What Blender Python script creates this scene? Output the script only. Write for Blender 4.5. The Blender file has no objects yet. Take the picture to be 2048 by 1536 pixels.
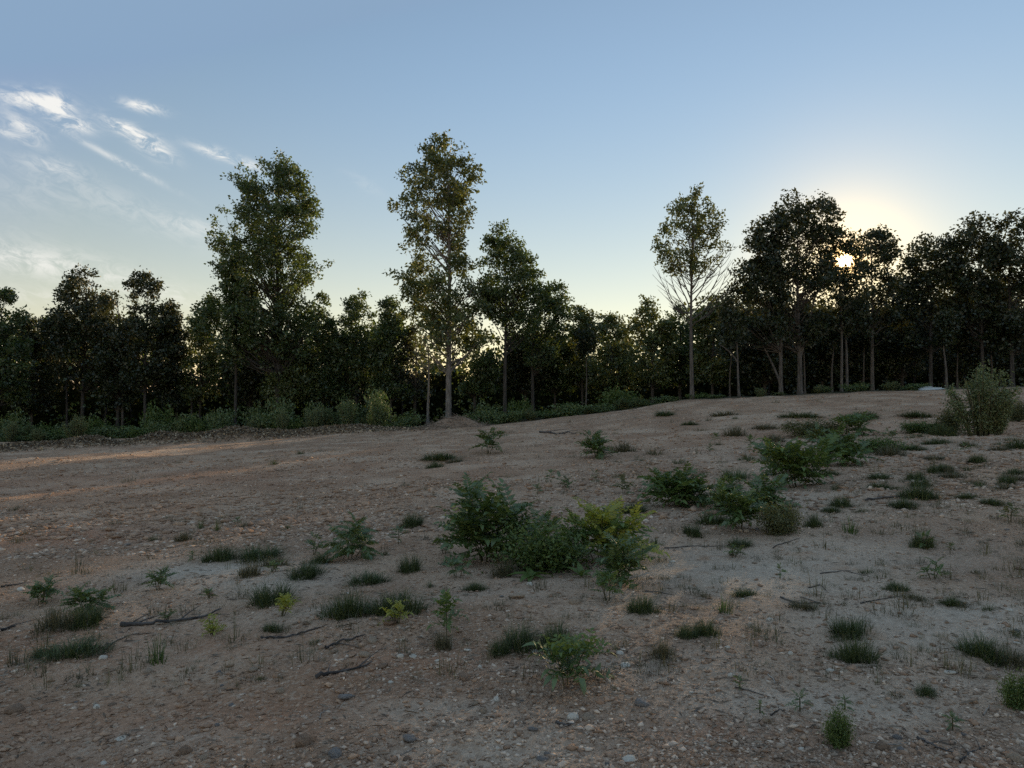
import bpy, math, random
import numpy as np
from mathutils import Vector, Matrix

random.seed(11)
rng = np.random.default_rng(11)
scn = bpy.context.scene
COL = scn.collection
R = math.radians

# ------------------------------------------------------------------ camera
F = 1422.0                      # focal length in pixels of the 2048 px wide photograph
PITCH = R(1.3)
EYE = np.array([0.0, 0.0, 1.6])
cam = bpy.data.cameras.new('camera')
cam_o = bpy.data.objects.new('camera', cam)
COL.objects.link(cam_o)
scn.camera = cam_o
cam.sensor_width = 36.0
cam.lens = 36.0 * F / 2048.0
cam.clip_start = 0.05
cam.clip_end = 3000.0
cam_o.location = EYE
cam_o.rotation_euler = (R(90) + PITCH, 0, 0)


def ray(X, Y):
    u, v = (X - 1024.0) / F, (768.0 - Y) / F
    return np.array([u, math.cos(PITCH) - v * math.sin(PITCH), math.sin(PITCH) + v * math.cos(PITCH)])


def at(X, Y, D):
    d = ray(X, Y)
    return EYE + d * (D / d[1])


# ------------------------------------------------------------------ light
_s = ray(1690, 520)
SUN_AZ = math.atan2(_s[0], _s[1])
SUN_EL = math.atan2(_s[2], math.hypot(_s[0], _s[1]))
SUN = np.array([math.sin(SUN_AZ) * math.cos(SUN_EL), math.cos(SUN_AZ) * math.cos(SUN_EL), math.sin(SUN_EL)])
sun = bpy.data.lights.new('sun', 'SUN')
sun.energy = 3.5
sun.angle = R(1.0)
sun.color = (1.0, 0.74, 0.42)
sun_o = bpy.data.objects.new('sun', sun)
COL.objects.link(sun_o)
sun_o.rotation_euler = Vector(SUN).to_track_quat('Z', 'Y').to_euler()

scn.view_settings.view_transform = 'Standard'
scn.view_settings.look = 'None'
scn.view_settings.gamma = 1.0
scn.view_settings.exposure = 0.76
scn.render.engine = 'CYCLES'
scn.cycles.max_bounces = 5
scn.cycles.diffuse_bounces = 3
scn.cycles.glossy_bounces = 2
scn.cycles.transmission_bounces = 3
scn.cycles.sample_clamp_indirect = 3.0
scn.cycles.use_denoising = False

world = bpy.data.worlds.new('World')
scn.world = world
world.use_nodes = True
wn = world.node_tree


class G:
    """small helper to write node graphs"""
    def __init__(s, nt): s.nt = nt

    def n(s, t, **k):
        x = s.nt.nodes.new(t)
        for a, b in k.items(): setattr(x, a, b)
        return x

    def put(s, sock, v):
        if isinstance(v, bpy.types.NodeSocket): s.nt.links.new(v, sock)
        else: sock.default_value = v

    def m(s, op, a, b=0.0, c=0.0, clamp=False):
        x = s.n('ShaderNodeMath', operation=op); x.use_clamp = clamp
        s.put(x.inputs[0], a); s.put(x.inputs[1], b); s.put(x.inputs[2], c)
        return x.outputs[0]

    def mix(s, f, a, b, mode='MIX'):
        x = s.n('ShaderNodeMix', data_type='RGBA', blend_type=mode)
        s.put(x.inputs[0], f)
        s.put(x.inputs[6], a if not isinstance(a, tuple) else (*a, 1)); s.put(x.inputs[7], b if not isinstance(b, tuple) else (*b, 1))
        return x.outputs[2]

    def ss(s, v, a, b, lo=0.0, hi=1.0):
        x = s.n('ShaderNodeMapRange', interpolation_type='SMOOTHSTEP')
        s.put(x.inputs[0], v)
        for i, q in enumerate((a, b, lo, hi)): x.inputs[i + 1].default_value = q
        return x.outputs[0]

    def noise(s, vec, scale, detail=4.0, rough=0.55, dist=0.0):
        x = s.n('ShaderNodeTexNoise')
        if vec is not None: s.nt.links.new(vec, x.inputs['Vector'])
        x.inputs['Scale'].default_value = scale; x.inputs['Detail'].default_value = detail
        x.inputs['Roughness'].default_value = rough; x.inputs['Distortion'].default_value = dist
        return x


g = G(wn)
sky = g.n('ShaderNodeTexSky', sky_type='NISHITA')
sky.sun_disc = False
sky.sun_elevation = SUN_EL
sky.sun_rotation = SUN_AZ
sky.altitude = 200
sky.air_density = 1.0
sky.dust_density = 0.0
sky.ozone_density = 1.0
tc = g.n('ShaderNodeTexCoord')
sep = g.n('ShaderNodeSeparateXYZ')
wn.links.new(tc.outputs['Generated'], sep.inputs[0])
dx, dy, dz = sep.outputs
tint = g.mix(g.ss(dz, 0.06, 0.46), (1.29, 1.03, 0.83), (1.09, 1.11, 1.15))
gam = g.n('ShaderNodeGamma'); wn.links.new(sky.outputs[0], gam.inputs[0]); gam.inputs[1].default_value = 0.84
base = g.mix(1.0, gam.outputs[0], tint, 'MULTIPLY')
# a colour floor, added to light the ground, keeps the upper and rear sky as bright as the top of the picture
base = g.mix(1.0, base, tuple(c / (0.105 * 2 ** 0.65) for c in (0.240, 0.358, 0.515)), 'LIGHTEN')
# thin cirrus: soft streaks in a direction chart (x/y, z/y), only in front of the wood
yy = g.m('MAXIMUM', dy, 0.05)
cu, cv = g.m('DIVIDE', dx, yy), g.m('DIVIDE', dz, yy)
front = g.ss(dy, 0.1, 0.3)
streaks = [(60, 200, 62, 18, 8, 1.1), (120, 218, 34, 22, 40, 1.0), (150, 250, 36, 12, 15, 1.1), (45, 252, 42, 13, 28, .9), (20, 268, 60, 8, 22, .6), (250, 258, 48, 12, 26, 1.1), (305, 292, 42, 16, 32, 1.1),
           (285, 213, 38, 9, 14, 1.1), (235, 320, 95, 6, 28, .6), (440, 308, 52, 9, 18, 1.0), (485, 328, 38, 8, 14, .9), (110, 332, 55, 12, 12, .5),
           (230, 405, 220, 28, 22, .22), (382, 452, 45, 15, 10, .42), (90, 527, 175, 26, 10, .75), (50, 390, 110, 36, 12, .14),
           (330, 586, 110, 15, 10, .45), (20, 470, 120, 22, 14, .10), (725, 365, 40, 14, 30, .12), (60, 590, 160, 14, 8, .35)]
tot = None
for (cx, cy, hl, hw, ang, st) in streaks:
    d = ray(cx, cy); u0, v0 = d[0] / d[1], d[2] / d[1]
    ca, sa = math.cos(R(ang)), math.sin(R(ang))
    du, dv = g.m('SUBTRACT', cu, u0), g.m('SUBTRACT', cv, v0)
    a = g.m('ADD', g.m('MULTIPLY', du, ca * F / hl), g.m('MULTIPLY', dv, -sa * F / hl))
    b = g.m('ADD', g.m('MULTIPLY', du, sa * F / hw), g.m('MULTIPLY', dv, ca * F / hw))
    q = g.m('ADD', g.m('MULTIPLY', a, a), g.m('MULTIPLY', b, b))
    e = g.m('MULTIPLY', g.m('EXPONENT', g.m('MULTIPLY', q, -0.9)), st)
    tot = e if tot is None else g.m('ADD', tot, e)
comb = g.n('ShaderNodeCombineXYZ')
ca, sa = math.cos(R(21)), math.sin(R(21))
g.put(comb.inputs[0], g.m('ADD', g.m('MULTIPLY', cu, 15 * ca), g.m('MULTIPLY', cv, -15 * sa)))
g.put(comb.inputs[1], g.m('ADD', g.m('MULTIPLY', cu, 36 * sa), g.m('MULTIPLY', cv, 36 * ca)))
nz = g.noise(comb.outputs[0], 1.7, 12, 0.70, 0.8)
cl = g.m('MULTIPLY', g.m('MULTIPLY', tot, g.ss(nz.outputs[0], 0.36, 0.64)), front, clamp=True)
# bright circumsolar sky and the sun itself
dp = g.n('ShaderNodeVectorMath', operation='DOT_PRODUCT')
wn.links.new(tc.outputs['Generated'], dp.inputs[0]); dp.inputs[1].default_value = tuple(SUN)
om = g.m('SUBTRACT', 1.0, dp.outputs['Value'])


def glow(k, amp):
    return g.m('MULTIPLY', g.m('EXPONENT', g.m('MULTIPLY', om, -k)), amp)


SKY_STRENGTH = 0.105
bg = wn.nodes['Background']
bg.inputs[1].default_value = SKY_STRENGTH
K = 1.0 / SKY_STRENGTH
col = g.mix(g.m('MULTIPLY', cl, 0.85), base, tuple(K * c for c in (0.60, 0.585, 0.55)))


def add(c0, f, c):
    sc = g.n('ShaderNodeVectorMath', operation='SCALE'); sc.inputs[0].default_value = tuple(K * q for q in c); g.put(sc.inputs[3], f)
    ad = g.n('ShaderNodeVectorMath', operation='ADD'); wn.links.new(c0, ad.inputs[0]); wn.links.new(sc.outputs[0], ad.inputs[1])
    return ad.outputs[0]


col = add(col, glow(16.0, 1.0), (0.02,0.012,0.0))
col = add(col, glow(120.0, 1.0), (0.20,0.11,0.02))
col = add(col, glow(500.0, 1.0), (0.42, 0.25, 0.03))
col = add(col, glow(6000.0, 1.0), (1.7, 0.75, 0.05))
col = add(col, g.ss(om, 6.5e-5, 1.5e-5), (2.6, 2.1, 1.3))
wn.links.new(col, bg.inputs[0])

# ------------------------------------------------------------------ helpers: meshes, materials, things
def fbm_hash(ix, iy, seed):
    n = (ix.astype(np.int64) * 374761393 + iy.astype(np.int64) * 668265263 + seed * 1442695041) & 0xffffffff
    n = ((n ^ (n >> 13)) * 1274126177) & 0xffffffff
    return ((n ^ (n >> 16)) & 0xffff) / 65535.0


def vnoise(x, y, scale, seed):
    x = np.asarray(x, float) / scale; y = np.asarray(y, float) / scale
    ix, iy = np.floor(x), np.floor(y)
    fx, fy = x - ix, y - iy
    fx, fy = fx * fx * (3 - 2 * fx), fy * fy * (3 - 2 * fy)
    a, b = fbm_hash(ix, iy, seed), fbm_hash(ix + 1, iy, seed)
    c, d = fbm_hash(ix, iy + 1, seed), fbm_hash(ix + 1, iy + 1, seed)
    return (a + (b - a) * fx) * (1 - fy) + (c + (d - c) * fx) * fy - 0.5


def make_mesh(name, V, faces, mat, tint=None, smooth=False):
    """V (n,3); faces: list of (m,k) index arrays"""
    me = bpy.data.meshes.new(name)
    V = np.ascontiguousarray(V, dtype=np.float32)
    faces = [np.asarray(f, dtype=np.int32) for f in faces if len(f)]
    me.vertices.add(len(V)); me.vertices.foreach_set('co', V.ravel())
    tot = sum(f.size for f in faces); nf = sum(len(f) for f in faces)
    me.loops.add(tot); me.polygons.add(nf)
    me.loops.foreach_set('vertex_index', np.concatenate([f.ravel() for f in faces]))
    sizes = np.concatenate([np.full(len(f), f.shape[1], np.int32) for f in faces])
    st = np.zeros(nf, np.int32); st[1:] = np.cumsum(sizes)[:-1]
    me.polygons.foreach_set('loop_start', st)
    if smooth: me.polygons.foreach_set('use_smooth', np.ones(nf, bool))
    if tint is not None:
        for nm, arr in (tint.items() if isinstance(tint, dict) else (('tint', tint),)):
            at_ = me.attributes.new(nm, 'FLOAT', 'POINT'); at_.data.foreach_set('value', np.ascontiguousarray(arr, dtype=np.float32))
    for m_ in (mat if isinstance(mat, (list, tuple)) else [mat]): me.materials.append(m_)
    me.update(calc_edges=True)
    return me


class Buf:
    def __init__(s): s.v, s.f, s.t, s.n = [], {}, [], 0

    def add(s, V, Fc, t=0.5):
        Fc = np.asarray(Fc)
        s.v.append(V); s.f.setdefault(Fc.shape[1], []).append(Fc + s.n)
        s.t.append(np.full(len(V), t, np.float32) if np.isscalar(t) else np.asarray(t, np.float32)); s.n += len(V)

    def mesh(s, name, mat, smooth=False):
        return make_mesh(name, np.concatenate(s.v), [np.concatenate(f) for f in s.f.values()], mat, np.concatenate(s.t), smooth)


def tube(P, rad, k=6):
    P = np.asarray(P, float); n = len(P)
    rad = np.broadcast_to(np.asarray(rad, float), (n,))
    T = np.gradient(P, axis=0); T /= np.linalg.norm(T, axis=1)[:, None] + 1e-9
    ref = np.array([0.0, 1.0, 0.0]) if abs(T[:, 1]).mean() < 0.8 else np.array([1.0, 0, 0])
    A = np.cross(T, ref); A /= np.linalg.norm(A, axis=1)[:, None] + 1e-9
    B = np.cross(T, A)
    ang = np.arange(k) * 2 * math.pi / k
    V = P[:, None] + rad[:, None, None] * (np.cos(ang)[None, :, None] * A[:, None] + np.sin(ang)[None, :, None] * B[:, None])
    i = np.arange(n - 1)[:, None] * k; j = np.arange(k)[None]
    Q = np.stack([i + j, i + (j + 1) % k, i + k + (j + 1) % k, i + k + j], -1).reshape(-1, 4)
    return V.reshape(-1, 3), Q


def unit(a): return a / (np.linalg.norm(a, axis=-1, keepdims=True) + 1e-9)


def leaves(P, L, W, rg, droop=0.3, axis=None, spread=1.0):
    """kite shaped, slightly folded leaves: one quad each"""
    n = len(P)
    d = rg.normal(size=(n, 3)) * spread
    if axis is not None: d += axis
    d[:, 2] -= droop; d = unit(d)
    s = unit(np.cross(d, rg.normal(size=(n, 3))))
    nn = np.cross(d, s)
    L = np.asarray(L)[:, None]; W = np.asarray(W)[:, None]
    mid = P + d * L * 0.42 + nn * W * 0.25
    V = np.stack([P, mid + s * W * 0.5, P + d * L - nn * L * 0.12, mid - s * W * 0.5], 1).reshape(-1, 3)
    return V, np.arange(4 * n).reshape(n, 4)


def link(name, data, parent=None):
    o = bpy.data.objects.new(name, data); COL.objects.link(o)
    if parent is not None: o.parent = parent
    return o


def tag(o, label, cat, group=None):
    o['label'] = label; o['category'] = cat
    if group: o['group'] = group
    return o


def thing(name, label, cat, loc=(0, 0, 0), group=None):
    o = link(name, None); o.location = loc; o.empty_display_size = 0.1
    return tag(o, label, cat, group)


def new_mat(name):
    m_ = bpy.data.materials.new(name); m_.use_nodes = True
    nt = m_.node_tree; nt.nodes.clear()
    return m_, G(nt), nt


def leaf_mat(name, dark, light, trans, tfac=0.45, gloss=0.06, rough=0.5):
    m_, g, nt = new_mat(name)
    a = g.n('ShaderNodeAttribute', attribute_name='tint')
    c = g.mix(a.outputs['Fac'], dark, light)
    tcol = g.mix(a.outputs['Fac'], tuple(0.75 * q for q in trans), trans)
    df, tr, gl = g.n('ShaderNodeBsdfDiffuse'), g.n('ShaderNodeBsdfTranslucent'), g.n('ShaderNodeBsdfGlossy')
    g.put(df.inputs[0], c); g.put(tr.inputs[0], tcol); gl.inputs['Roughness'].default_value = rough
    m1, m2 = g.n('ShaderNodeMixShader'), g.n('ShaderNodeMixShader')
    m1.inputs[0].default_value = tfac; nt.links.new(df.outputs[0], m1.inputs[1]); nt.links.new(tr.outputs[0], m1.inputs[2])
    m2.inputs[0].default_value = gloss; nt.links.new(m1.outputs[0], m2.inputs[1]); nt.links.new(gl.outputs[0], m2.inputs[2])
    out = g.n('ShaderNodeOutputMaterial'); nt.links.new(m2.outputs[0], out.inputs[0])
    return m_


def solid_mat(name, dark, light, scale=6.0, rough=0.9, bump=0.4, stretch=(1, 1, 1), attr=False):
    m_, g, nt = new_mat(name)
    tc = g.n('ShaderNodeTexCoord'); mp = g.n('ShaderNodeMapping'); mp.inputs['Scale'].default_value = stretch
    nt.links.new(tc.outputs['Object'], mp.inputs[0])
    nz = g.noise(mp.outputs[0], scale, 6, 0.62)
    f = g.ss(nz.outputs[0], 0.32, 0.7)
    if attr:
        a = g.n('ShaderNodeAttribute', attribute_name='tint')
        f = g.m('ADD', g.m('MULTIPLY', f, 0.3), g.m('MULTIPLY', a.outputs['Fac'], 0.8), clamp=True)
    p = g.n('ShaderNodeBsdfPrincipled')
    g.put(p.inputs['Base Color'], g.mix(f, dark, light)); p.inputs['Roughness'].default_value = rough
    p.inputs['Specular IOR Level'].default_value = 0.25
    b = g.n('ShaderNodeBump'); b.inputs['Strength'].default_value = bump; b.inputs['Distance'].default_value = 0.03
    nt.links.new(nz.outputs[0], b.inputs['Height']); nt.links.new(b.outputs[0], p.inputs['Normal'])
    out = g.n('ShaderNodeOutputMaterial'); nt.links.new(p.outputs[0], out.inputs[0])
    return m_


M = {}
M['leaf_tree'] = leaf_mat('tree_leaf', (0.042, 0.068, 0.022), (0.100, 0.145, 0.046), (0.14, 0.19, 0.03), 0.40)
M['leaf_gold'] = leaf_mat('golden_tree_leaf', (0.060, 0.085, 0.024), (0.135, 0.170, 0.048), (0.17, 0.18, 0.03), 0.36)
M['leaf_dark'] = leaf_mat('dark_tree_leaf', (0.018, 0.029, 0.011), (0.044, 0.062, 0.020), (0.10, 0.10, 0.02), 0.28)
M['leaf_shade_tone'] = leaf_mat('shade_toned_leaf', (0.012, 0.016, 0.008), (0.030, 0.034, 0.014), (0.05, 0.05, 0.01), 0.25, 0.0)  # near-black tone: the understory's shade is put into the leaf colour
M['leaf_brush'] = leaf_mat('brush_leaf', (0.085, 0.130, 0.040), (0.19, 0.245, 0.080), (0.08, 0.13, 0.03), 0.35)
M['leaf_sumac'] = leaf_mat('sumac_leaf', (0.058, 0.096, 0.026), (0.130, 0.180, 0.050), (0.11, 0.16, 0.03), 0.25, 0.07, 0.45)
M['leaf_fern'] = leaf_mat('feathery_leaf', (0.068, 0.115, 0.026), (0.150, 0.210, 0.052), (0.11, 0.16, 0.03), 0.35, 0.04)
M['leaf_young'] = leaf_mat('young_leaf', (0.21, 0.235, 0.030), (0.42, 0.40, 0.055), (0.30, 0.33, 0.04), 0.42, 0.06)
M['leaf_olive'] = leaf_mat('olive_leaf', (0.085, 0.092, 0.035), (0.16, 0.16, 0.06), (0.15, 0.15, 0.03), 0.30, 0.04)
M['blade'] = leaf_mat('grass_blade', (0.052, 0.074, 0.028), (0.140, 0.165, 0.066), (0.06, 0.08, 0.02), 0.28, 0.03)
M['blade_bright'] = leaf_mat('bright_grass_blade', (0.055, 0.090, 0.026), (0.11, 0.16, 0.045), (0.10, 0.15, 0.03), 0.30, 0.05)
M['blade_dry'] = leaf_mat('dry_grass_blade', (0.085, 0.080, 0.045), (0.21, 0.185, 0.10), (0.10, 0.09, 0.04), 0.25, 0.03)
M['tall'] = leaf_mat('tall_weed_leaf', (0.12, 0.155, 0.060), (0.26, 0.29, 0.13), (0.20, 0.23, 0.07), 0.35, 0.05)
M['bark'] = solid_mat('grey_bark', (0.10, 0.085, 0.07), (0.26, 0.235, 0.21), 5.0, 0.95, 0.8, (3, 3, 0.5))
M['bark_dark'] = solid_mat('dark_bark', (0.035, 0.03, 0.026), (0.10, 0.09, 0.08), 5.0, 0.95, 0.8, (3, 3, 0.5))
M['bark_mid'] = solid_mat('brown_grey_bark', (0.06, 0.05, 0.042), (0.165, 0.145, 0.125), 5.0, 0.95, 0.8, (3, 3, 0.5))
M['stem'] = solid_mat('green_stem', (0.06, 0.06, 0.03), (0.13, 0.11, 0.06), 9.0, 0.8, 0.2)
M['deadwood'] = solid_mat('dead_wood', (0.030, 0.026, 0.024), (0.13, 0.115, 0.105), 8.0, 0.9, 0.7, (1, 1, 1))
M['palewood'] = solid_mat('pale_wood', (0.22, 0.19, 0.16), (0.42, 0.38, 0.33), 8.0, 0.9, 0.5, (1, 1, 1))
M['stone'] = solid_mat('tan_stone', (0.20, 0.125, 0.08), (0.74, 0.58, 0.44), 14.0, 0.95, 0.5, attr=True)
M['clod'] = solid_mat('earth_clod', (0.28, 0.172, 0.110), (0.54, 0.365, 0.245), 20.0, 0.97, 0.8, attr=True)
M['rock_tan'] = solid_mat('tan_rock', (0.30, 0.21, 0.14), (0.50, 0.38, 0.27), 16.0, 0.95, 0.8)
M['rock_grey'] = solid_mat('grey_rock', (0.17, 0.15, 0.14), (0.34, 0.31, 0.28), 16.0, 0.95, 0.8)
M['rock_pale'] = solid_mat('pale_rock', (0.52, 0.45, 0.36), (0.74, 0.67, 0.56), 16.0, 0.95, 0.6)
M['rock_brown'] = solid_mat('brown_rock', (0.19, 0.12, 0.08), (0.36, 0.25, 0.17), 16.0, 0.95, 0.8)
M['chip'] = solid_mat('wood_chip', (0.06, 0.040, 0.028), (0.62, 0.50, 0.34), 8.0, 0.9, 0.3, attr=True)
M['debris'] = solid_mat('plant_debris', (0.07, 0.05, 0.036), (0.34, 0.27, 0.20), 10.0, 0.9, 0.3, attr=True)
M['slab'] = solid_mat('pale_slab', (0.40, 0.45, 0.47), (0.56, 0.61, 0.62), 3.0, 0.7, 0.1)

# ------------------------------------------------------------------ the ground
EDGE = [(-500, 900, 40), (0, 885, 44), (400, 874, 44), (850, 857, 43), (1000, 848, 42), (1280, 815, 41), (1380, 800, 40), (1500, 797, 39), (1700, 786, 38), (2048, 776, 36), (2500, 770, 34)]
EDGE_W = np.array([at(*e) for e in EDGE])
ctrl = [(0, 0, 0.0), (-3, 3, -0.06), (3, 3, 0.07), (0, 3.2, 0.0), (0, 7, 0.0), (-5, 7, -0.18), (5, 7, 0.28), (0, 20, 0.10), (-14.5, 20, -0.55), (13, 20, 0.76),
        (0, 12, 0.03), (-9, 12, -0.34), (8, 12, 0.50), (0, -15, 0), (-15, -15, -0.6), (15, -15, 0.7), (-25, 5, -0.9), (25, 5, 1.4), (0, -60, 0), (-60, 0, -2), (60, 0, 3)]
ctrl += [tuple(p) for p in EDGE_W]
ctrl += [tuple(at(X, Y, D)) for X, Y, D in ((0, 905, 34), (1024, 862, 33), (1500, 826, 30), (2048, 806, 28))]
ctrl += [(-60, 62, -2.6), (-25, 62, -1.6), (0, 62, -0.2), (18, 60, 0.9), (35, 58, 1.4), (60, 50, 2.2), (-90, 130, -4), (0, 130, -1.5), (90, 130, 0), (-300, 200, -5), (300, 200, 0), (0, 320, -3), (-300, -100, -4), (300, -100, 2)]
ctrl = np.array(ctrl, float)


def tps_k(r2): return np.where(r2 > 1e-12, 0.5 * r2 * np.log(r2 + 1e-12), 0.0)


def _fit(C):
    P = C[:, :2] / 50.0; n = len(P)
    A = np.zeros((n + 3, n + 3))
    A[:n, :n] = tps_k(((P[:, None] - P[None]) ** 2).sum(-1)) + np.eye(n) * 2e-4
    A[:n, n] = 1; A[:n, n + 1:] = P; A[n, :n] = 1; A[n + 1:, :n] = P.T
    return P, np.linalg.solve(A, np.concatenate([C[:, 2], np.zeros(3)]))


_TP, _TW = _fit(ctrl)
BERM = np.array([at(X, Y, D)[:2] for X, Y, D in ((-250, 935, 36), (0, 925, 36), (250, 903, 37.5), (500, 888, 39), (700, 872, 41), (860, 862, 42))])


def seg_dist(x, y, pl):
    best = np.full(np.shape(x), 1e9); tt = np.zeros(np.shape(x))
    for i in range(len(pl) - 1):
        a, b = pl[i], pl[i + 1]; d = b - a; l2 = (d ** 2).sum()
        t = np.clip(((x - a[0]) * d[0] + (y - a[1]) * d[1]) / l2, 0, 1)
        q = np.hypot(x - a[0] - t * d[0], y - a[1] - t * d[1])
        tt = np.where(q < best, (i + t) / (len(pl) - 1), tt); best = np.minimum(best, q)
    return best, tt


def height(x, y, fine=True):
    x = np.asarray(x, float); y = np.asarray(y, float)
    sh = x.shape; xf, yf = x.ravel(), y.ravel()
    out = np.empty(len(xf))
    for i in range(0, len(xf), 40000):
        q = np.stack([xf[i:i + 40000], yf[i:i + 40000]], -1) / 50.0
        kk = tps_k(((q[:, None] - _TP[None]) ** 2).sum(-1))
        out[i:i + 40000] = kk @ _TW[:-3] + _TW[-3] + q @ _TW[-2:]
    far = np.clip((np.hypot(xf, yf) - 150) / 150, 0, 1)
    out = out * (1 - far) - 3 * far
    bd, bt = seg_dist(xf, yf, BERM)
    out += 0.55 * np.exp(-(bd / 0.8) ** 2) * (0.8 + vnoise(xf, yf, 1.7, 5)) * (1 - np.clip((bt - 0.75) * 4, 0, 1))
    if fine:
        ra, rb = 0.985 * xf + 0.17 * yf, -0.17 * xf + 0.985 * yf
        out += np.clip((yf - 9) / 12, 0, 1) * (0.13 * vnoise(ra / 9, rb, 0.8, 6) + 0.07 * vnoise(ra / 6, rb, 0.36, 7))
        cl = np.clip(vnoise(xf, yf, 2.4, 11) + 0.1, 0, 1) * 2
        out += cl * (0.05 * np.clip(vnoise(xf, yf, 0.24, 9), 0, 1) + 0.06 * np.clip(vnoise(xf, yf, 0.5, 10), 0, 1))
        out += 0.10 * vnoise(xf, yf, 3.1, 1) + 0.055 * vnoise(xf, yf, 1.1, 2) + 0.03 * vnoise(xf, yf, 0.42, 3) + 0.022 * vnoise(xf, yf, 0.17, 4)
    return out.reshape(sh)


def hz(x, y): return float(height(np.array([x]), np.array([y]))[0])


def on_ground(X, Y):
    """where the line of sight through a photo point first meets the ground"""
    d = ray(X, Y); d = d / d[1]
    t = np.concatenate([np.arange(1.5, 12, 0.01), np.arange(12, 70, 0.04)])
    P = EYE + t[:, None] * d
    h = height(P[:, 0], P[:, 1], False)
    k = np.argmax(P[:, 2] <= h)
    if P[k, 2] > h[k]: k = int(np.argmin(P[:, 2] - h))
    return np.array([P[k, 0], P[k, 1], hz(P[k, 0], P[k, 1])])


def edge_y(x): return np.interp(x, EDGE_W[:, 0], EDGE_W[:, 1])


def axis_pts(n, a, lo, hi, c):
    b1, b2 = math.asinh((lo - c) / a), math.asinh((hi - c) / a)
    return c + a * np.sinh(np.linspace(b1, b2, n))


gx = axis_pts(520, 3.2, -600, 600, 0.3)
gy = axis_pts(560, 3.0, -120, 700, 4.6)
GX, GY = np.meshgrid(gx, gy)
GZ = height(GX, GY)
nx, ny = len(gx), len(gy)
ii = (np.arange(ny - 1)[:, None] * nx + np.arange(nx - 1)[None]).ravel()
quads = np.stack([ii, ii + 1, ii + nx + 1, ii + nx], -1)
fx_, fy_ = GX.ravel(), GY.ravel()
# pale silt patches and the reddish stony areas have places of their own
SILT = [(on_ground(X, Y), rx, ry, s) for (X, Y, rx, ry, s) in ((450, 1138, 1.0, 0.55, 1.0), (560, 1170, 0.7, 0.5, .7), (1480, 1130, 2.0, 1.1, .75), (1650, 1110, 1.8, 1.0, .6), (1850, 1225, 1.2, 0.5, .8), (1960, 1260, 1.2, .5, .8), (1640, 1420, 0.9, .35, .8), (1350, 1345, .8, .35, .5), (880, 1430, .5, .16, .6), (1000, 1510, .6, .2, .5), (640, 1235, .6, .25, .6), (1500, 1000, 2.2, 2.0, .45), (950, 1205, .9, .3, .4), (1750, 900, 4, 3, .35), (1800, 1390, 1.2, .4, .5), (300, 1490, .5, .15, .4))]


def silt_at(x, y):
    q = np.zeros_like(x)
    for p, rx, ry, s in SILT: q = np.maximum(q, s * np.exp(-((x - p[0]) / rx) ** 2 - ((y - p[1]) / ry) ** 2))
    return q


silt = silt_at(fx_, fy_)
red = np.zeros_like(fx_)
for (X, Y, rx, ry, s) in ((120, 1080, 1.6, 0.8, 1.0), (200, 1300, 1.6, .5, .5), (900, 1330, 1.0, .3, .5), (1750, 860, 6, 3, .4), (300, 960, 7, 3, .4), (1480, 1480, .6, .25, .6), (300, 1450, 1.2, .4, .5)):
    p = on_ground(X, Y)
    red = np.maximum(red, s * np.exp(-((fx_ - p[0]) / rx) ** 2 - ((fy_ - p[1]) / ry) ** 2))
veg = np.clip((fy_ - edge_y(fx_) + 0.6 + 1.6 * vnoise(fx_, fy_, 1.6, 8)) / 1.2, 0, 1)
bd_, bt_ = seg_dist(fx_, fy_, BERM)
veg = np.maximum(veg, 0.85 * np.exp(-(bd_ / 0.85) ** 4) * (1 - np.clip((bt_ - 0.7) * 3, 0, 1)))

gm, g, nt = new_mat('stony_dirt')
tc = g.n('ShaderNodeTexCoord'); ob = tc.outputs['Object']
A = lambda n_: g.n('ShaderNodeAttribute', attribute_name=n_).outputs['Fac']
n1, n2, n3, n4 = g.noise(ob, 0.55, 6, 0.6), g.noise(ob, 3.5, 6, 0.65), g.noise(ob, 24.0, 5, 0.7), g.noise(ob, 90.0, 3, 0.7)
c = g.mix(g.ss(n1.outputs[0], 0.38, 0.64), (0.42, 0.250, 0.152), (0.64, 0.430, 0.282))
c = g.mix(g.m('MULTIPLY', A('red'), 0.8), c, (0.50, 0.235, 0.130))
sl = g.m('MULTIPLY', g.m('ADD', A('silt'), g.m('MULTIPLY', g.ss(n1.outputs[0], 0.52, 0.75), 0.28)), g.ss(n2.outputs[0], 0.25, 0.5), clamp=True)
c = g.mix(sl, c, (0.70, 0.58, 0.45))
vor = g.n('ShaderNodeTexVoronoi'); nt.links.new(ob, vor.inputs[0]); vor.inputs['Scale'].default_value = 55.0
vor2 = g.n('ShaderNodeTexVoronoi'); nt.links.new(ob, vor2.inputs[0]); vor2.inputs['Scale'].default_value = 21.0
c = g.mix(g.m('MULTIPLY', g.ss(n3.outputs[0], 0.36, 0.66), 0.75), g.mix(1.0, c, (0.68, 0.66, 0.64), 'MULTIPLY'), c)
c = g.mix(g.m('MULTIPLY', g.ss(vor.outputs['Color'], 0.62, 0.85), 0.5), c, (0.58, 0.45, 0.33))
c = g.mix(g.m('MULTIPLY', g.ss(n4.outputs[0], 0.5, 0.75), 0.4), c, (0.20, 0.13, 0.09))
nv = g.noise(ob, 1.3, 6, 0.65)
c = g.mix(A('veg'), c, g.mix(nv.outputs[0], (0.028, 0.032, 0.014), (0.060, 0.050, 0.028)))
p = g.n('ShaderNodeBsdfPrincipled'); g.put(p.inputs['Base Color'], c); p.inputs['Roughness'].default_value = 0.97; p.inputs['Specular IOR Level'].default_value = 0.15
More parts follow.
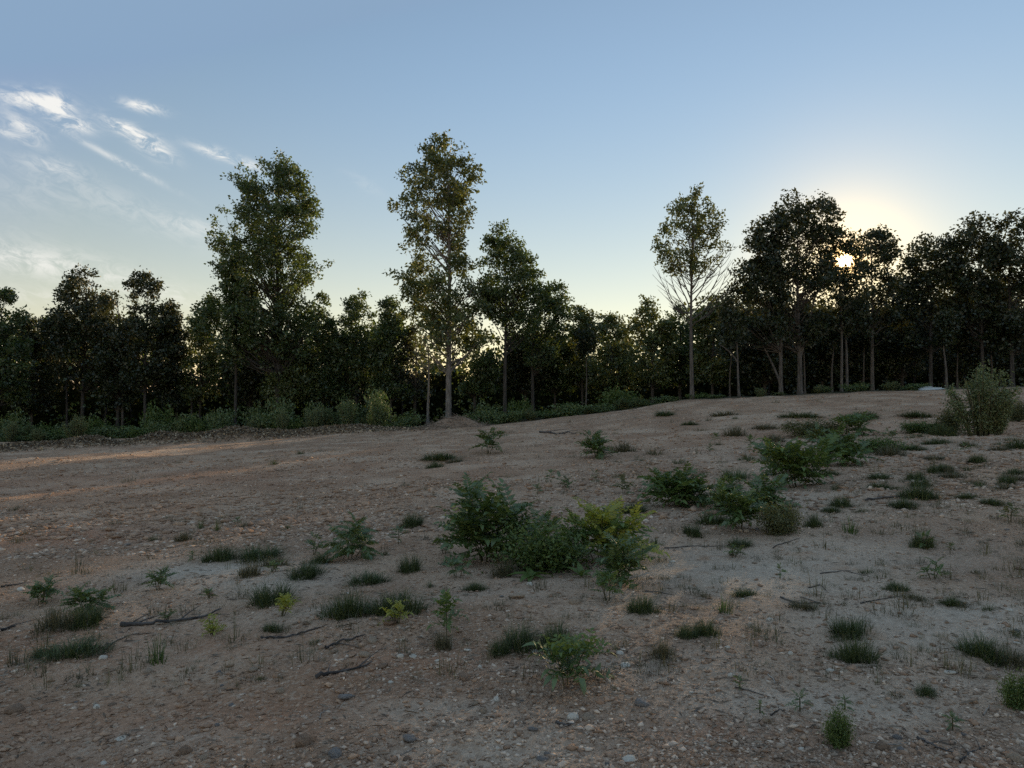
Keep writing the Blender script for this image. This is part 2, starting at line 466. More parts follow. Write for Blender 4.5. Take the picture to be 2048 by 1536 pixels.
hgt = g.m('ADD', g.m('ADD', g.m('MULTIPLY', n3.outputs[0], 0.030), g.m('MULTIPLY', n4.outputs[0], 0.010)), g.m('ADD', g.m('MULTIPLY', vor.outputs['Distance'], -0.010), g.m('MULTIPLY', vor2.outputs['Distance'], -0.020)))
b = g.n('ShaderNodeBump'); b.inputs['Strength'].default_value = 0.9; b.inputs['Distance'].default_value = 1.0
g.put(b.inputs['Height'], hgt); nt.links.new(b.outputs[0], p.inputs['Normal'])
out = g.n('ShaderNodeOutputMaterial'); nt.links.new(p.outputs[0], out.inputs[0])

ground = link('ground', make_mesh('ground', np.stack([fx_, fy_, GZ.ravel()], -1), [quads], gm, {'silt': silt, 'red': red, 'veg': veg}, True))
ground['kind'] = 'structure'
ground['label'] = 'sloping stony dirt of the cleared field'

# ------------------------------------------------------------------ gravel, litter, wood chips (uncountable)
OCT = np.array([(1, 0, 0), (-1, 0, 0), (0, 1, 0), (0, -1, 0), (0, 0, 1), (0, 0, -1)], float)
OCF = np.array([(0, 2, 4), (2, 1, 4), (1, 3, 4), (3, 0, 4), (2, 0, 5), (1, 2, 5), (3, 1, 5), (0, 3, 5)])


def frustum(n, d0, d1, pw=1.0, w=0.92):
    t = rng.random(n)
    d = 1 / ((1 / d0 ** pw) * (1 - t) + (1 / d1 ** pw) * t) ** (1 / pw) if pw else d0 * (d1 / d0) ** t
    return (rng.random(n) * 2 - 1) * (d * w + 0.6), d


def pebbles(name, n, d0, d1, smin, smax, pw, sd, mat='stone', what='small stones and pebbles scattered over the dirt'):
    x, y = frustum(n, d0, d1, pw)
    keep = 1.3 * vnoise(x, y, 0.9, sd) + 0.7 * vnoise(x, y, 0.3, sd + 1) + 1.2 * vnoise(x, y, 2.6, sd + 2) > rng.random(n) * 0.9 - 0.66
    keep &= y < edge_y(x) - 0.5
    keep &= rng.random(n) > silt_at(x, y) * 1.1
    x, y = x[keep], y[keep]; n = len(x)
    s = smin * (smax / smin) ** (rng.random(n) ** 2.6)
    z = height(x, y)
    sc = np.stack([s * (0.7 + 0.8 * rng.random(n)), s * (0.7 + 0.8 * rng.random(n)), s * (0.3 + 0.5 * rng.random(n))], -1)
    a = rng.random(n) * 6.283
    V = (OCT[None] + rng.normal(size=(n, 6, 3)) * 0.28) * sc[:, None] * 0.62
    ca, sa = np.cos(a)[:, None], np.sin(a)[:, None]
    V = np.stack([V[..., 0] * ca - V[..., 1] * sa, V[..., 0] * sa + V[..., 1] * ca, V[..., 2]], -1) + np.stack([x, y, z + sc[:, 2] * 0.12], -1)[:, None]
    Fc = (OCF[None] + (np.arange(n) * 6)[:, None, None]).reshape(-1, 3)
    tn = np.repeat(np.clip(rng.random(n) ** 1.9 * 0.95, 0, 1), 6)
    o = link(name, make_mesh(name, V.reshape(-1, 3), [Fc], M[mat], tn))
    o['kind'] = 'stuff'; o['label'] = what
    return o


pebbles('gravel', 95000, 2.5, 14, 0.007, 0.030, 1.0, 20)
pebbles('gravel', 38000, 8, 40, 0.020, 0.070, 0.7, 30)
pebbles('clods', 44000, 2.5, 16, 0.008, 0.038, 0.9, 60, 'clod', 'crumbled clods of reddish-brown earth')
pebbles('clods', 26000, 9, 40, 0.035, 0.12, 0.7, 64, 'clod', 'clods of earth on the far part of the field')

# dry stalks and crumbs of bark lying flat on the dirt
n = 17000
x, y = frustum(n, 2.5, 36, 0.7)
k = (vnoise(x, y, 2.2, 44) + vnoise(x, y, 0.6, 45) > rng.random(n) * 0.8 - 0.3) & (y < edge_y(x) - 0.3)
x, y = x[k], y[k]; n = len(x)
a = rng.random(n) * 6.283; L = (0.012 + 0.075 * rng.random(n) ** 2.6) * (1 + y / 12); W = 0.0014 + 0.0022 * rng.random(n) + y * 0.0004
dv = np.stack([np.cos(a), np.sin(a) * 0.8, rng.normal(size=n) * 0.12], -1); sv = np.stack([-np.sin(a), np.cos(a), np.zeros(n)], -1)
P0 = np.stack([x, y, height(x, y) + 0.008], -1)
up = np.array([0, 0, 1.0])
V = np.stack([P0, P0 + dv * L[:, None] * .5 + sv * W[:, None] + up * (W * 1.5)[:, None], P0 + dv * L[:, None], P0 + dv * L[:, None] * .5 - sv * W[:, None], ], 1).reshape(-1, 3)
o = link('debris', make_mesh('debris', V, [np.arange(4 * n).reshape(n, 4)], M['debris'], np.repeat(rng.random(n) ** 1.6, 4)))
o['kind'] = 'stuff'; o['label'] = 'dry stalks and bark crumbs lying on the dirt'

# the windrow of shredded wood along the far track
n = 24000
t = rng.random(n) * (len(BERM) - 1); i = t.astype(int); f = t - i
P = BERM[i] * (1 - f)[:, None] + BERM[np.minimum(i + 1, len(BERM) - 1)] * f[:, None]
P = P + rng.normal(size=(n, 2)) * np.array([0.5, 0.62]) * (1.0 + 1.2 * (rng.random(n) < 0.15))[:, None]
P3 = np.stack([P[:, 0], P[:, 1], height(P[:, 0], P[:, 1]) + 0.01 + 0.05 * rng.random(n)], -1)
d = unit(rng.normal(size=(n, 3)) * np.array([1, 1, 0.55])); s_ = unit(np.cross(d, rng.normal(size=(n, 3))))
L = (0.06 + 0.22 * rng.random(n) ** 2)[:, None]; W = (0.02 + 0.05 * rng.random(n))[:, None]
V = np.stack([P3 - d * L * .5 - s_ * W * .5, P3 + d * L * .5 - s_ * W * .4, P3 + d * L * .45 + s_ * W * .5, P3 - d * L * .5 + s_ * W * .5], 1).reshape(-1, 3)
o = link('wood_chips', make_mesh('wood_chips', V, [np.arange(4 * n).reshape(n, 4)], M['chip'], np.repeat(rng.random(n) ** 4.5, 4)))
o['kind'] = 'stuff'; o['label'] = 'long low windrow of dark shredded wood and dry leaves'

# ------------------------------------------------------------------ trees
def bez(a, b, c, n=6):
    t = np.linspace(0, 1, n)[:, None]
    return (1 - t) ** 2 * a + 2 * t * (1 - t) * b + t * t * c


BEAMS = [(on_ground(X, Y), r) for X, Y, r in ((-20, 934, 3.2), (170, 918, 2.0))]


def beam_hit(P, extra=0.0):
    """True for points that lie in the gaps through which the low sun reaches the far end of the field"""
    hit = np.zeros(len(P), bool)
    for T, r in BEAMS:
        v = P - T; s = v @ SUN
        hit |= (np.linalg.norm(v - s[:, None] * SUN, axis=1) < r + extra) & (s > 3)
    return hit


class Tree:
    """outline: rows (photo Y, X of the crown's two sides) at the depth D of the trunk"""
    def __init__(s, name, label, X, Ybase, D, rows, trunk_px, leaf='leaf_tree', bark='bark', n_cl=220, n_leaf=60, rc=0.55, lsize=0.20, seed=1, lean=0.0,
                 cat='tree', group='trees at the edge of the clearing', limbs=True, trunk_top=0.9, gap=False, yscale=0.8, second=None, droop=0.3, bare=(), openness=0.22):
        rg = np.random.default_rng(seed); n_cl = int(n_cl * 1.25); n_leaf = int(n_leaf * 1.5); lsize *= 0.93
        base = at(X, Ybase, D); base[2] = hz(base[0], base[1])
        m_px = D / F
        rows = sorted(rows)
        zs = np.array([at(X, r[0], D)[2] - base[2] for r in rows])[::-1]
        xl = np.array([(X - r[1]) * m_px for r in rows])[::-1]
        xr = np.array([(r[2] - X) * m_px for r in rows])[::-1]
        top = zs[-1]
        s.root = thing(name, label, cat, tuple(base), group)
        ph = rg.random(4) * 6.28

        def axis(z):
            z = np.asarray(z, float); q = z / top
            return np.stack([lean * z + 0.12 * np.sin(q * 5 + ph[0]) * q, 0.15 * np.sin(q * 4 + ph[1]) * q, z], -1)
        # leafy sprays: centres inside an uneven outline, thinned where the crown opens
        n_cl = int(n_cl * 1.75)
        w = np.maximum(xl + xr, 0.3); zz = np.linspace(zs[0], top, 200)
        wid = np.interp(zz, zs, w); cdf = np.cumsum(wid ** 1.4 + 0.05); cdf /= cdf[-1]
        z = np.interp(rg.random(n_cl), cdf, zz) + 0.15
        th = rg.random(n_cl) * 6.283
        l_, r_ = np.interp(z, zs, xl), np.interp(z, zs, xr)
        mid, half = (r_ - l_) / 2, np.maximum((r_ + l_) / 2 - rc * 0.15, 0.12)
        half = half * (1 + 0.42 * vnoise(np.cos(th) * 2.2 + 7, z * 1.0 + np.sin(th), 0.75, seed))
        rho = np.sqrt(rg.random(n_cl)) * 0.6 + 0.4 * rg.random(n_cl) ** 0.35
        hy = np.maximum(np.minimum(half * yscale, 3.2), 0.2)
        C = np.stack([mid + np.cos(th) * rho * half, np.sin(th) * rho * hy, z], -1)
        op = vnoise(C[:, 0] + 0.6 * C[:, 1], C[:, 2] - 0.5 * C[:, 1], 1.05, seed + 50) + 0.6 * vnoise(C[:, 0] - C[:, 1], C[:, 2], 0.5, seed + 51)
        C = C[op > np.quantile(op, openness)]; n_cl = len(C)
        dirs = np.stack([C[:, 0], C[:, 1], np.zeros(n_cl)], -1); dirs = unit(unit(dirs) * 0.8 + np.array([0, 0, 0.45]) + rg.normal(size=(n_cl, 3)) * 0.5)
        n_leaf = int(n_leaf * 0.62)
        idx = np.repeat(np.arange(n_cl), n_leaf)
        ls = rc * (1.0 + 1.5 * rg.random(n_cl))
        t = rg.random(len(idx)) - 0.5
        P = C[idx] + dirs[idx] * (t * ls[idx])[:, None] + np.clip(rg.normal(size=(len(idx), 3)), -1.8, 1.8) * (rc * (0.40 - 0.22 * t))[:, None] * np.array([1, 1, 0.8])
        P[:, 2] -= droop * 0.25 * (t + 0.5) ** 2 * ls[idx]
        wp = P + base
        keep = np.ones(len(P), bool)
        if gap:
            v = unit(wp - EYE); keep &= np.arccos(np.clip(v @ SUN, -1, 1)) > R(0.95) * (0.42 + 0.8 * rg.random(len(P)))
        keep &= ~(beam_hit(wp) & (rg.random(len(P)) < 0.97))
        P, idx = P[keep], idx[keep]
        L = lsize * (0.6 + 0.8 * rg.random(len(P)))
        V, Q = leaves(P, L, L * (0.5 + 0.25 * rg.random(len(P))), rg, droop, axis=dirs[idx] * 0.7)
        tn = np.clip(0.45 + 0.35 * rg.normal(size=n_cl)[idx] + 0.25 * rg.normal(size=len(P)), 0, 1)
        link('crown', make_mesh('crown', V, [Q], M[leaf], np.repeat(tn, 4)), s.root)
        # trunk
        r0 = trunk_px * m_px / 2
        zt = np.concatenate([[-0.35, 0.0, 0.25], np.linspace(0.8, top * trunk_top, 14)])
        rt = r0 * np.clip(1 - 0.86 * zt / (top * trunk_top), 0.08, 1) * np.where(zt < 0.3, 1.35 - zt * 0.8, 1)
        tb = Buf(); tb.add(*tube(axis(zt), rt, 9))
        for (Xt, Yt, hf, rp) in (second or []):          # a fork or a further stem of the same tree
            e = at(Xt, Yt, D) - base
            a0 = axis(hf * top); tb.add(*tube(bez(a0, a0 * 0.6 + e * 0.4 + np.array([0, 0, 0.3]), e, 9), np.linspace(r0 * rp, 0.03, 9), 7))
        link('trunk', tb.mesh('trunk', M[bark], True), s.root)
        if limbs:
            lb = Buf()
            for c_ in C[rg.permutation(n_cl)[:int(n_cl * 0.42)]]:
                hd = math.hypot(c_[0], c_[1])
                z0 = max(min(c_[2] - hd * (0.7 + 0.7 * rg.random()), top * trunk_top * 0.97), zs[0] * 0.85)
                a0 = axis(z0); m_ = a0 * 0.45 + c_ * 0.55; m_[2] -= 0.1 * hd
                rr = max(0.010, r0 * 0.30 * (1 - z0 / top) + 0.007 * hd)
                cv = bez(a0, m_, c_, 7); cv[1:-1] += rg.normal(size=(5, 3)) * 0.05 * (0.5 + hd * 0.4)
                lb.add(*tube(cv, np.linspace(rr, 0.006, 7), 4))
            br = link('branches', lb.mesh('branches', M[bark], True), s.root); br['kind'] = 'stuff'
        for (Ys, Xe, Ye, bow) in bare:               # bare limbs, one by one
            z0 = at(X, Ys, D)[2] - base[2]
            e = at(Xe, Ye, D) - base; e[1] = rg.normal() * 1.2
            a0 = axis(z0); m_ = np.array([a0[0] * 0.35 + e[0] * 0.65, e[1] * 0.5, a0[2] * 0.55 + e[2] * 0.45 - bow])
            bb = Buf(); main = bez(a0, m_, e, 9); main[1:] += np.cumsum(rg.normal(size=(8, 3)) * 0.055, 0); bb.add(*tube(main, np.linspace(0.042, 0.008, 9), 5))
            for q in range(10):
                i_ = rg.integers(2, 8); st = main[i_]; en = st + np.array([np.sign(e[0]) * (0.2 + 0.7 * rg.random()), rg.normal() * 0.3, 0.3 + 0.7 * rg.random()])
                bb.add(*tube(bez(st, (st + en) / 2 + np.array([0.1, 0, -0.1]), en, 4), np.linspace(0.018, 0.006, 4), 4))
            link('limb', bb.mesh('limb', M[bark], True), s.root)
        TREES.append((s.root, base))


TREES = []
Tree('tall_tree', 'tall broad-crowned tree with a dark trunk standing over the brush', 555, 845, 50,
     [(317, 535, 560), (340, 500, 595), (365, 472, 622), (400, 468, 640), (430, 462, 646), (470, 470, 642), (520, 440, 640), (560, 440, 632), (590, 442, 612), (640, 425, 632), (690, 430, 620), (730, 460, 600)],
     15, 'leaf_tree', 'bark_dark', 350, 62, 0.55, 0.21, 2, openness=0.16)
Tree('side_bough', 'leafy young tree leaning out from the tall broad-crowned tree', 470, 850, 50.6,
     [(425, 435, 462), (450, 420, 480), (490, 414, 490), (540, 424, 500), (560, 428, 500), (580, 440, 505), (605, 395, 520), (640, 368, 520), (665, 372, 520), (700, 420, 530)],
     7, 'leaf_tree', 'bark_dark', 120, 62, 0.5, 0.21, 3)
Tree('tall_tree', 'tallest tree, golden-green with a narrow open crown and a straight pale trunk', 897, 818, 46,
     [(272, 868, 888), (295, 842, 930), (320, 822, 962), (345, 800, 972), (380, 790, 955), (410, 786, 945), (440, 814, 965), (470, 815, 935), (500, 810, 940), (525, 792, 955), (560, 774, 985), (600, 790, 990), (640, 812, 985), (680, 822, 985), (705, 820, 955), (730, 835, 925)],
     13, 'leaf_gold', 'bark', 270, 50, 0.50, 0.21, 4, droop=0.7, openness=0.24)
Tree('tree', 'rounded dark tree close beside the tallest golden tree', 1010, 812, 48,
     [(458, 985, 1022), (480, 970, 1045), (510, 962, 1062), (545, 955, 1085), (580, 950, 1098), (620, 960, 1090), (660, 968, 1075), (690, 985, 1050)],
     9, 'leaf_tree', 'bark_dark', 150, 58, 0.52, 0.20, 5, openness=0.2)
Tree('tree', 'thin forked tree with open twigs beside the rounded dark tree', 1066, 815, 50,
     [(572, 1090, 1122), (595, 1075, 1138), (620, 1060, 1140), (655, 1050, 1138), (700, 1040, 1125), (740, 1045, 1105)],
     8, 'leaf_tree', 'bark_dark', 75, 52, 0.48, 0.20, 6, second=[(1112, 640, .35, .4)], openness=0.12)
Tree('lone_tree', 'slender tree with an egg-shaped crown above a fan of bare limbs', 1384, 792, 41,
     [(378, 1378, 1405), (400, 1352, 1430), (430, 1332, 1452), (460, 1314, 1460), (490, 1306, 1460), (515, 1308, 1452), (535, 1325, 1440), (550, 1345, 1425)],
     8.5, 'leaf_gold', 'bark_mid', 125, 30, 0.38, 0.17, 7, openness=0.24,
     bare=[(650, 1312, 545, .5), (640, 1330, 520, .4), (620, 1345, 490, .3), (600, 1352, 470, .2), (575, 1362, 440, .1), (640, 1460, 540, .4), (625, 1445, 520, .4), (605, 1435, 500, .3), (580, 1425, 470, .2), (560, 1412, 440, .1), (655, 1420, 590, .1), (560, 1372, 430, .1), (625, 1318, 580, .5), (590, 1455, 500, .2)])
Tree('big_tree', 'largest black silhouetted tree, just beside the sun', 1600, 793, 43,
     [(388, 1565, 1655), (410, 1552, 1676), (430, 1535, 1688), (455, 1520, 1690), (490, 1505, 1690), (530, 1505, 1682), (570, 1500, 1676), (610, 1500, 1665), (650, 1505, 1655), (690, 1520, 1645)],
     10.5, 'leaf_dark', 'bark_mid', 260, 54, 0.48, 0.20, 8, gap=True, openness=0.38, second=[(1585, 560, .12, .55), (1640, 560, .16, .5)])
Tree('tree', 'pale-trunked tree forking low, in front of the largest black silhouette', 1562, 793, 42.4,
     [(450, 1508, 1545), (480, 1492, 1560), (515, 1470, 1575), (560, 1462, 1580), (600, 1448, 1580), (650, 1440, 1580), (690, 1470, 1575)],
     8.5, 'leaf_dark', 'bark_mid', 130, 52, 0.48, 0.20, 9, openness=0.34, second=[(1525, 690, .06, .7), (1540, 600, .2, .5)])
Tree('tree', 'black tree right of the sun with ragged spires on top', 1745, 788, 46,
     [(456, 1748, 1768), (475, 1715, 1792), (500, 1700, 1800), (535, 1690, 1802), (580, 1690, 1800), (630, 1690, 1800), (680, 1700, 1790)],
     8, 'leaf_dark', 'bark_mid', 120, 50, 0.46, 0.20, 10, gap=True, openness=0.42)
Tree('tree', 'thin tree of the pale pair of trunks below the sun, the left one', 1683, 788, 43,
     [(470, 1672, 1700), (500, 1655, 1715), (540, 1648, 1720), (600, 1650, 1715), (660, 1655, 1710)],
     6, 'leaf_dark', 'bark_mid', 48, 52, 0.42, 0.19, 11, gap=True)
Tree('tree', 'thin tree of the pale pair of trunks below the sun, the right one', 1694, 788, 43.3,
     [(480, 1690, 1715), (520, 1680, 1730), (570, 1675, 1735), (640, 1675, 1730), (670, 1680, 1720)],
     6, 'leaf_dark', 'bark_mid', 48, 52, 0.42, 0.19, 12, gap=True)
Tree('sapling', 'crooked bare-stemmed sapling between the lone tree and the black silhouettes', 1478, 797, 41,
     [(600, 1450, 1480), (625, 1440, 1490), (655, 1445, 1490), (690, 1452, 1485)], 5, 'leaf_dark', 'bark_mid', 22, 40, 0.4, 0.18, 13, lean=-0.045, second=[(1440, 690, .35, .7)])
Tree('sapling', 'slim sapling with one thin pale stem beside the golden tree\'s trunk', 856, 826, 47,
     [(670, 845, 868), (690, 825, 880), (715, 815, 890), (735, 830, 880)], 6.5, 'leaf_gold', 'bark', 26, 40, 0.42, 0.21, 14, droop=0.7)
Tree('tree', 'dark tree with a pointed spire top at the far end of the field', 165, 868, 54,
     [(528, 155, 178), (550, 138, 190), (575, 118, 205), (600, 102, 215), (630, 88, 222), (670, 85, 225), (720, 95, 225), (770, 110, 220)],
     8, 'leaf_dark', 'bark_dark', 190, 58, 0.55, 0.22, 15)
Tree('tree', 'dark tree with a lopsided knob of leaves on a bare neck', 290, 866, 52,
     [(550, 275, 300), (565, 248, 315), (585, 245, 320), (600, 262, 305), (615, 265, 330), (640, 245, 348), (675, 232, 350), (720, 240, 345), (770, 250, 335)],
     7, 'leaf_dark', 'bark_dark', 120, 56, 0.48, 0.22, 16)
Tree('tree', 'bushy dark tree filling the gap below the pointed spire tree', 235, 868, 53,
     [(572, 205, 245), (600, 195, 260), (640, 185, 270), (700, 185, 280), (760, 190, 280), (810, 200, 275)],
     8, 'leaf_dark', 'bark_dark', 130, 58, 0.52, 0.22, 17)
Tree('tree', 'pale green tree cut by the edge of the picture beyond the windrow', -5, 872, 50,
     [(585, -20, 15), (605, -40, 30), (640, -60, 42), (680, -70, 48), (740, -70, 50), (800, -60, 45)], 8, 'leaf_tree', 'bark_dark', 130, 56, 0.5, 0.22, 18)
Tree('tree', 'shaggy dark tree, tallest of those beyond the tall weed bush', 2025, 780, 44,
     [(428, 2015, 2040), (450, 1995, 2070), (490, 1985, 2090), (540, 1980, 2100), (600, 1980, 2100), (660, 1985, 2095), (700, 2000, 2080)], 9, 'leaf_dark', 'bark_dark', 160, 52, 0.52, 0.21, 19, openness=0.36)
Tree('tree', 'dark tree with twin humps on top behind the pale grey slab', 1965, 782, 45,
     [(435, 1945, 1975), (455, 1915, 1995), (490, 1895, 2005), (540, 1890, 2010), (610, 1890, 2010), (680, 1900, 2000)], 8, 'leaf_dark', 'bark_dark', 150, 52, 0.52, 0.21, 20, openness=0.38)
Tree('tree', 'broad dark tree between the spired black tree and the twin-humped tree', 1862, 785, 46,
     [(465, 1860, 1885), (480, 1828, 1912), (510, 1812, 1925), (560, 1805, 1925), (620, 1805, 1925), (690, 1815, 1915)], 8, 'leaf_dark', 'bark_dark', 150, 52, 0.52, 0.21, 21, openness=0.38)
mid = [(645, 594, 618, 672, 52, 'leaf_tree', 'dark narrow tree poking up right of the tall broad-crowned tree'),
       (712, 592, 684, 748, 53, 'leaf_tree', 'rounded small tree midway between the two tallest trees'),
       (782, 596, 758, 806, 52, 'leaf_tree', 'slim pointed tree just left of the tallest golden tree'),
       (1165, 614, 1135, 1195, 53, 'leaf_gold', 'olive-green tree with a blunt top right of the thin forked tree'),
       (1222, 630, 1195, 1255, 55, 'leaf_gold', 'low golden-green tree in the dip of the tree line'),
       (1305, 604, 1262, 1345, 52, 'leaf_gold', 'leafy tree with a knobbed top just left of the bare-limbed lone tree'),
       (1360, 615, 1335, 1400, 53, 'leaf_tree', 'small leafy tree directly behind the bare-limbed lone tree'),
       (1425, 580, 1398, 1455, 50, 'leaf_gold', 'sunlit feathery tree between the lone tree and the black silhouettes'),
       (400, 632, 365, 430, 54, 'leaf_gold', 'low golden-lit tree below the side bough of the tall broad tree'),
       (60, 640, 30, 100, 55, 'leaf_dark', 'low dark tree between the picture edge and the pointed spire tree'),
       (340, 610, 322, 352, 53, 'leaf_dark', 'small ragged tree right of the lopsided knobbed tree'),
       (585, 700, 560, 640, 51, 'leaf_gold', 'low yellowish tree at the foot of the tall broad-crowned tree'),
       (1050, 660, 1015, 1085, 53, 'leaf_dark', 'low dark tree filling the gap under the rounded dark tree'),
       (1110, 668, 1080, 1145, 54, 'leaf_tree', 'low leafy tree under the thin forked tree'),
       (830, 660, 800, 860, 53, 'leaf_dark', 'low dark tree behind the slim pale-stemmed sapling'),
       (500, 690, 460, 540, 54, 'leaf_dark', 'low dark tree under the tall broad-crowned tree'),
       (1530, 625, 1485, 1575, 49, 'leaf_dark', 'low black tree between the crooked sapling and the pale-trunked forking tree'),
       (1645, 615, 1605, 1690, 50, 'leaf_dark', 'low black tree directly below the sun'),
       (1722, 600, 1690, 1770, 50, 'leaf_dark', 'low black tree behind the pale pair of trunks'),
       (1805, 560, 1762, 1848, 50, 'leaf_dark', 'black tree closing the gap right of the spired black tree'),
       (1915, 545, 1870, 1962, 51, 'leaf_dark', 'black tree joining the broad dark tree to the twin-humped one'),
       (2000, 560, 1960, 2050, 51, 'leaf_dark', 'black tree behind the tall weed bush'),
       (950, 690, 915, 990, 50, 'leaf_tree', 'low leafy tree filling the space right of the golden tree\'s trunk')]
for j, (X, yt, x0, x1, D, lf, lab) in enumerate(mid):
    x0, x1 = x0 - 7, x1 + 7; w_ = x1 - x0; rg_ = np.random.default_rng(70 + j); hb = 835 - (X - 700) * 0.04
    k = lambda: (rg_.random() - 0.5) * 0.25 * w_
    ys = np.linspace(yt, hb - 40, 7)
    fr = [0.16, 0.34, 0.46, 0.52, 0.55, 0.55, 0.48]
    Tree('tree', lab, X, hb, D, [(y_, X - f_ * w_ * (1.0 + rg_.random() * 0.2) + k() * (f_ < .3), X + f_ * w_ * (1.0 + rg_.random() * 0.2)) for y_, f_ in zip(ys, fr)],
         5 + rg_.random() * 3, lf, 'bark_dark', 85 if 1130 < X < 1440 or X == 400 else 105, 56, 0.5, 0.21, 70 + j, limbs=True, openness=0.34 if 1130 < X < 1440 or X == 400 else 0.14)
# visible thin trunks inside the wood's edge
poles = [(245, 865, 53, 700, 6, 'thin grey trunk standing bare at the wood\'s edge below the bushy dark tree'), (62, 868, 55, 690, 4, 'thinnest grey trunk behind the brush near the picture edge'),
         (1005, 800, 47, 690, 6, None), (1610, 790, 45, 620, 4, 'thin straight trunk just right of the largest black silhouette'), (1664, 789, 46, 640, 5, 'leaning thin trunk left of the pale pair of trunks'),
         (1728, 788, 48, 640, 4, 'thin dark trunk left of the spired black tree'), (1893, 785, 44, 640, 6, 'grey trunk rising behind the pale grey slab'), (1915, 783, 47, 650, 4, 'thin grey trunk just behind the tall weed bush'),
         (1985, 780, 46, 640, 5, 'thin upright trunk above the tall weed bush'), (1172, 808, 51, 660, 4, 'thin trunk under the olive-green blunt tree'), (700, 835, 55, 700, 4, 'thin trunk under the rounded small tree'), (1460, 797, 48, 660, 4, 'dark thin trunk behind the crooked sapling')]
for j, (X, Yb, D, yt, tp, lab) in enumerate(poles):
    if lab is None: continue
    w_ = 34
    Tree('slender_tree', lab, X, Yb, D, [(yt - 10, X - 8, X + 8), (yt + 10, X - w_ / 2, X + w_ / 2), (yt + 30, X - w_ / 2, X + w_ / 2), (yt + 50, X - 10, X + 10)], tp, 'leaf_dark', 'bark_mid', 26, 46, 0.45, 0.2, 110 + j,
         lean=(rng.random() - .5) * 0.05, limbs=False, group='thin trunks inside the wood')

# the deep wood behind: one mass
n_cl = 7200
cx = (rng.random(n_cl) * 2 - 1); cd = 53 + 30 * rng.random(n_cl)
cx = cx * cd * 1.05
Xp = 1024 + cx / cd * F
topY = np.interp(Xp, [-400, 0, 80, 330, 380, 620, 800, 1000, 1130, 1250, 1400, 1470, 1800, 2048, 2500], [640, 650, 645, 645, 690, 665, 640, 640, 650, 655, 618, 600, 630, 590, 570]) + 34 * vnoise(cx, cd * 0 + 3, 2.3, 61) * 2 + 12
zt = EYE[2] + cd * ((800 - topY) / F)
zb = height(cx, cd, False)
q = rng.random(n_cl)
cz = zb + 0.2 + (zt - zb) * np.where(rng.random(n_cl) < 0.45, q ** 2.2 * 0.6, q ** 0.8)
C = np.stack([cx, cd, cz], -1)
m2 = 5600
ux = rng.random(m2) * 2 - 1; ud = 64 + 24 * rng.random(m2); ux = ux * ud * 1.05
uz = height(ux, ud, False) + 4.6 * rng.random(m2) ** 1.3
C = np.concatenate([C, np.stack([ux, ud, uz], -1)])
cX = 1024 + C[:, 0] / C[:, 1] * F
thin = ((cX > 1130) & (cX < 1390) & (C[:, 2] > 2.5)) | ((cX > 310) & (cX < 450) & (C[:, 2] > 2.0)) | ((cX > 780) & (cX < 1000) & (C[:, 2] > 3.0))
C = C[~(thin & (rng.random(len(C)) < 0.62)) & ~((C[:, 2] < 3.5) & (C[:, 1] < 63) & (rng.random(len(C)) < 0.5))]
C = C[~(beam_hit(C, 0.7) & (rng.random(len(C)) < 0.9))]
idx = np.repeat(np.arange(len(C)), 26)
P = C[idx] + rng.normal(size=(len(idx), 3)) * np.array([0.65, 0.65, 0.45])
L = (0.24 + 0.16 * rng.random(len(P))) * np.where(P[:, 1] > 60, 1.7, 1.0)
V, Q = leaves(P, L, L * 0.65, rng, 0.3)
tn = np.clip(0.4 + 0.3 * rng.normal(size=len(C))[idx] + 0.2 * rng.normal(size=len(P)), 0, 1)
me = make_mesh('woods', V, [Q], [M['leaf_tree'], M['leaf_dark'], M['leaf_gold'], M['leaf_shade_tone']], np.repeat(tn, 4))
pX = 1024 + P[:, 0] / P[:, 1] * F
mi = np.where(P[:, 0] > 14, 1, np.where(((pX > 1130) & (pX < 1390)) | ((pX > 310) & (pX < 450)) | ((pX > 780) & (pX < 1000)), 2, 0))  # dark leaves at right, golden in places: shade and warm backlight put into colour
me.polygons.foreach_set('material_index', np.where((P[:, 2] < 4.0) & (P[:, 1] > 55), 3, mi).astype(np.int32))  # low leaves take the tone with the shade painted in
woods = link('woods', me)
woods['kind'] = 'stuff'; woods['label'] = 'deep dark wood behind the first trees'
tb = Buf()
for j in range(110):
    d_ = 53 + 25 * rng.random(); x_ = (rng.random() * 2 - 1) * d_ * 0.85; z_ = hz(x_, d_); h_ = 4.5 + 2.5 * rng.random()
    if beam_hit(np.array([[x_, d_, z_ + 2.0]]))[0]: continue
    tb.add(*tube(np.array([[x_, d_, z_ - .3], [x_ + rng.normal() * .1, d_, z_ + h_ * .5], [x_ + rng.normal() * .3, d_, z_ + h_]]), [0.10, 0.075, 0.04], 5))
o = link('wood_trunks', tb.mesh('wood_trunks', M['bark_dark'], True), woods); o['kind'] = 'stuff'

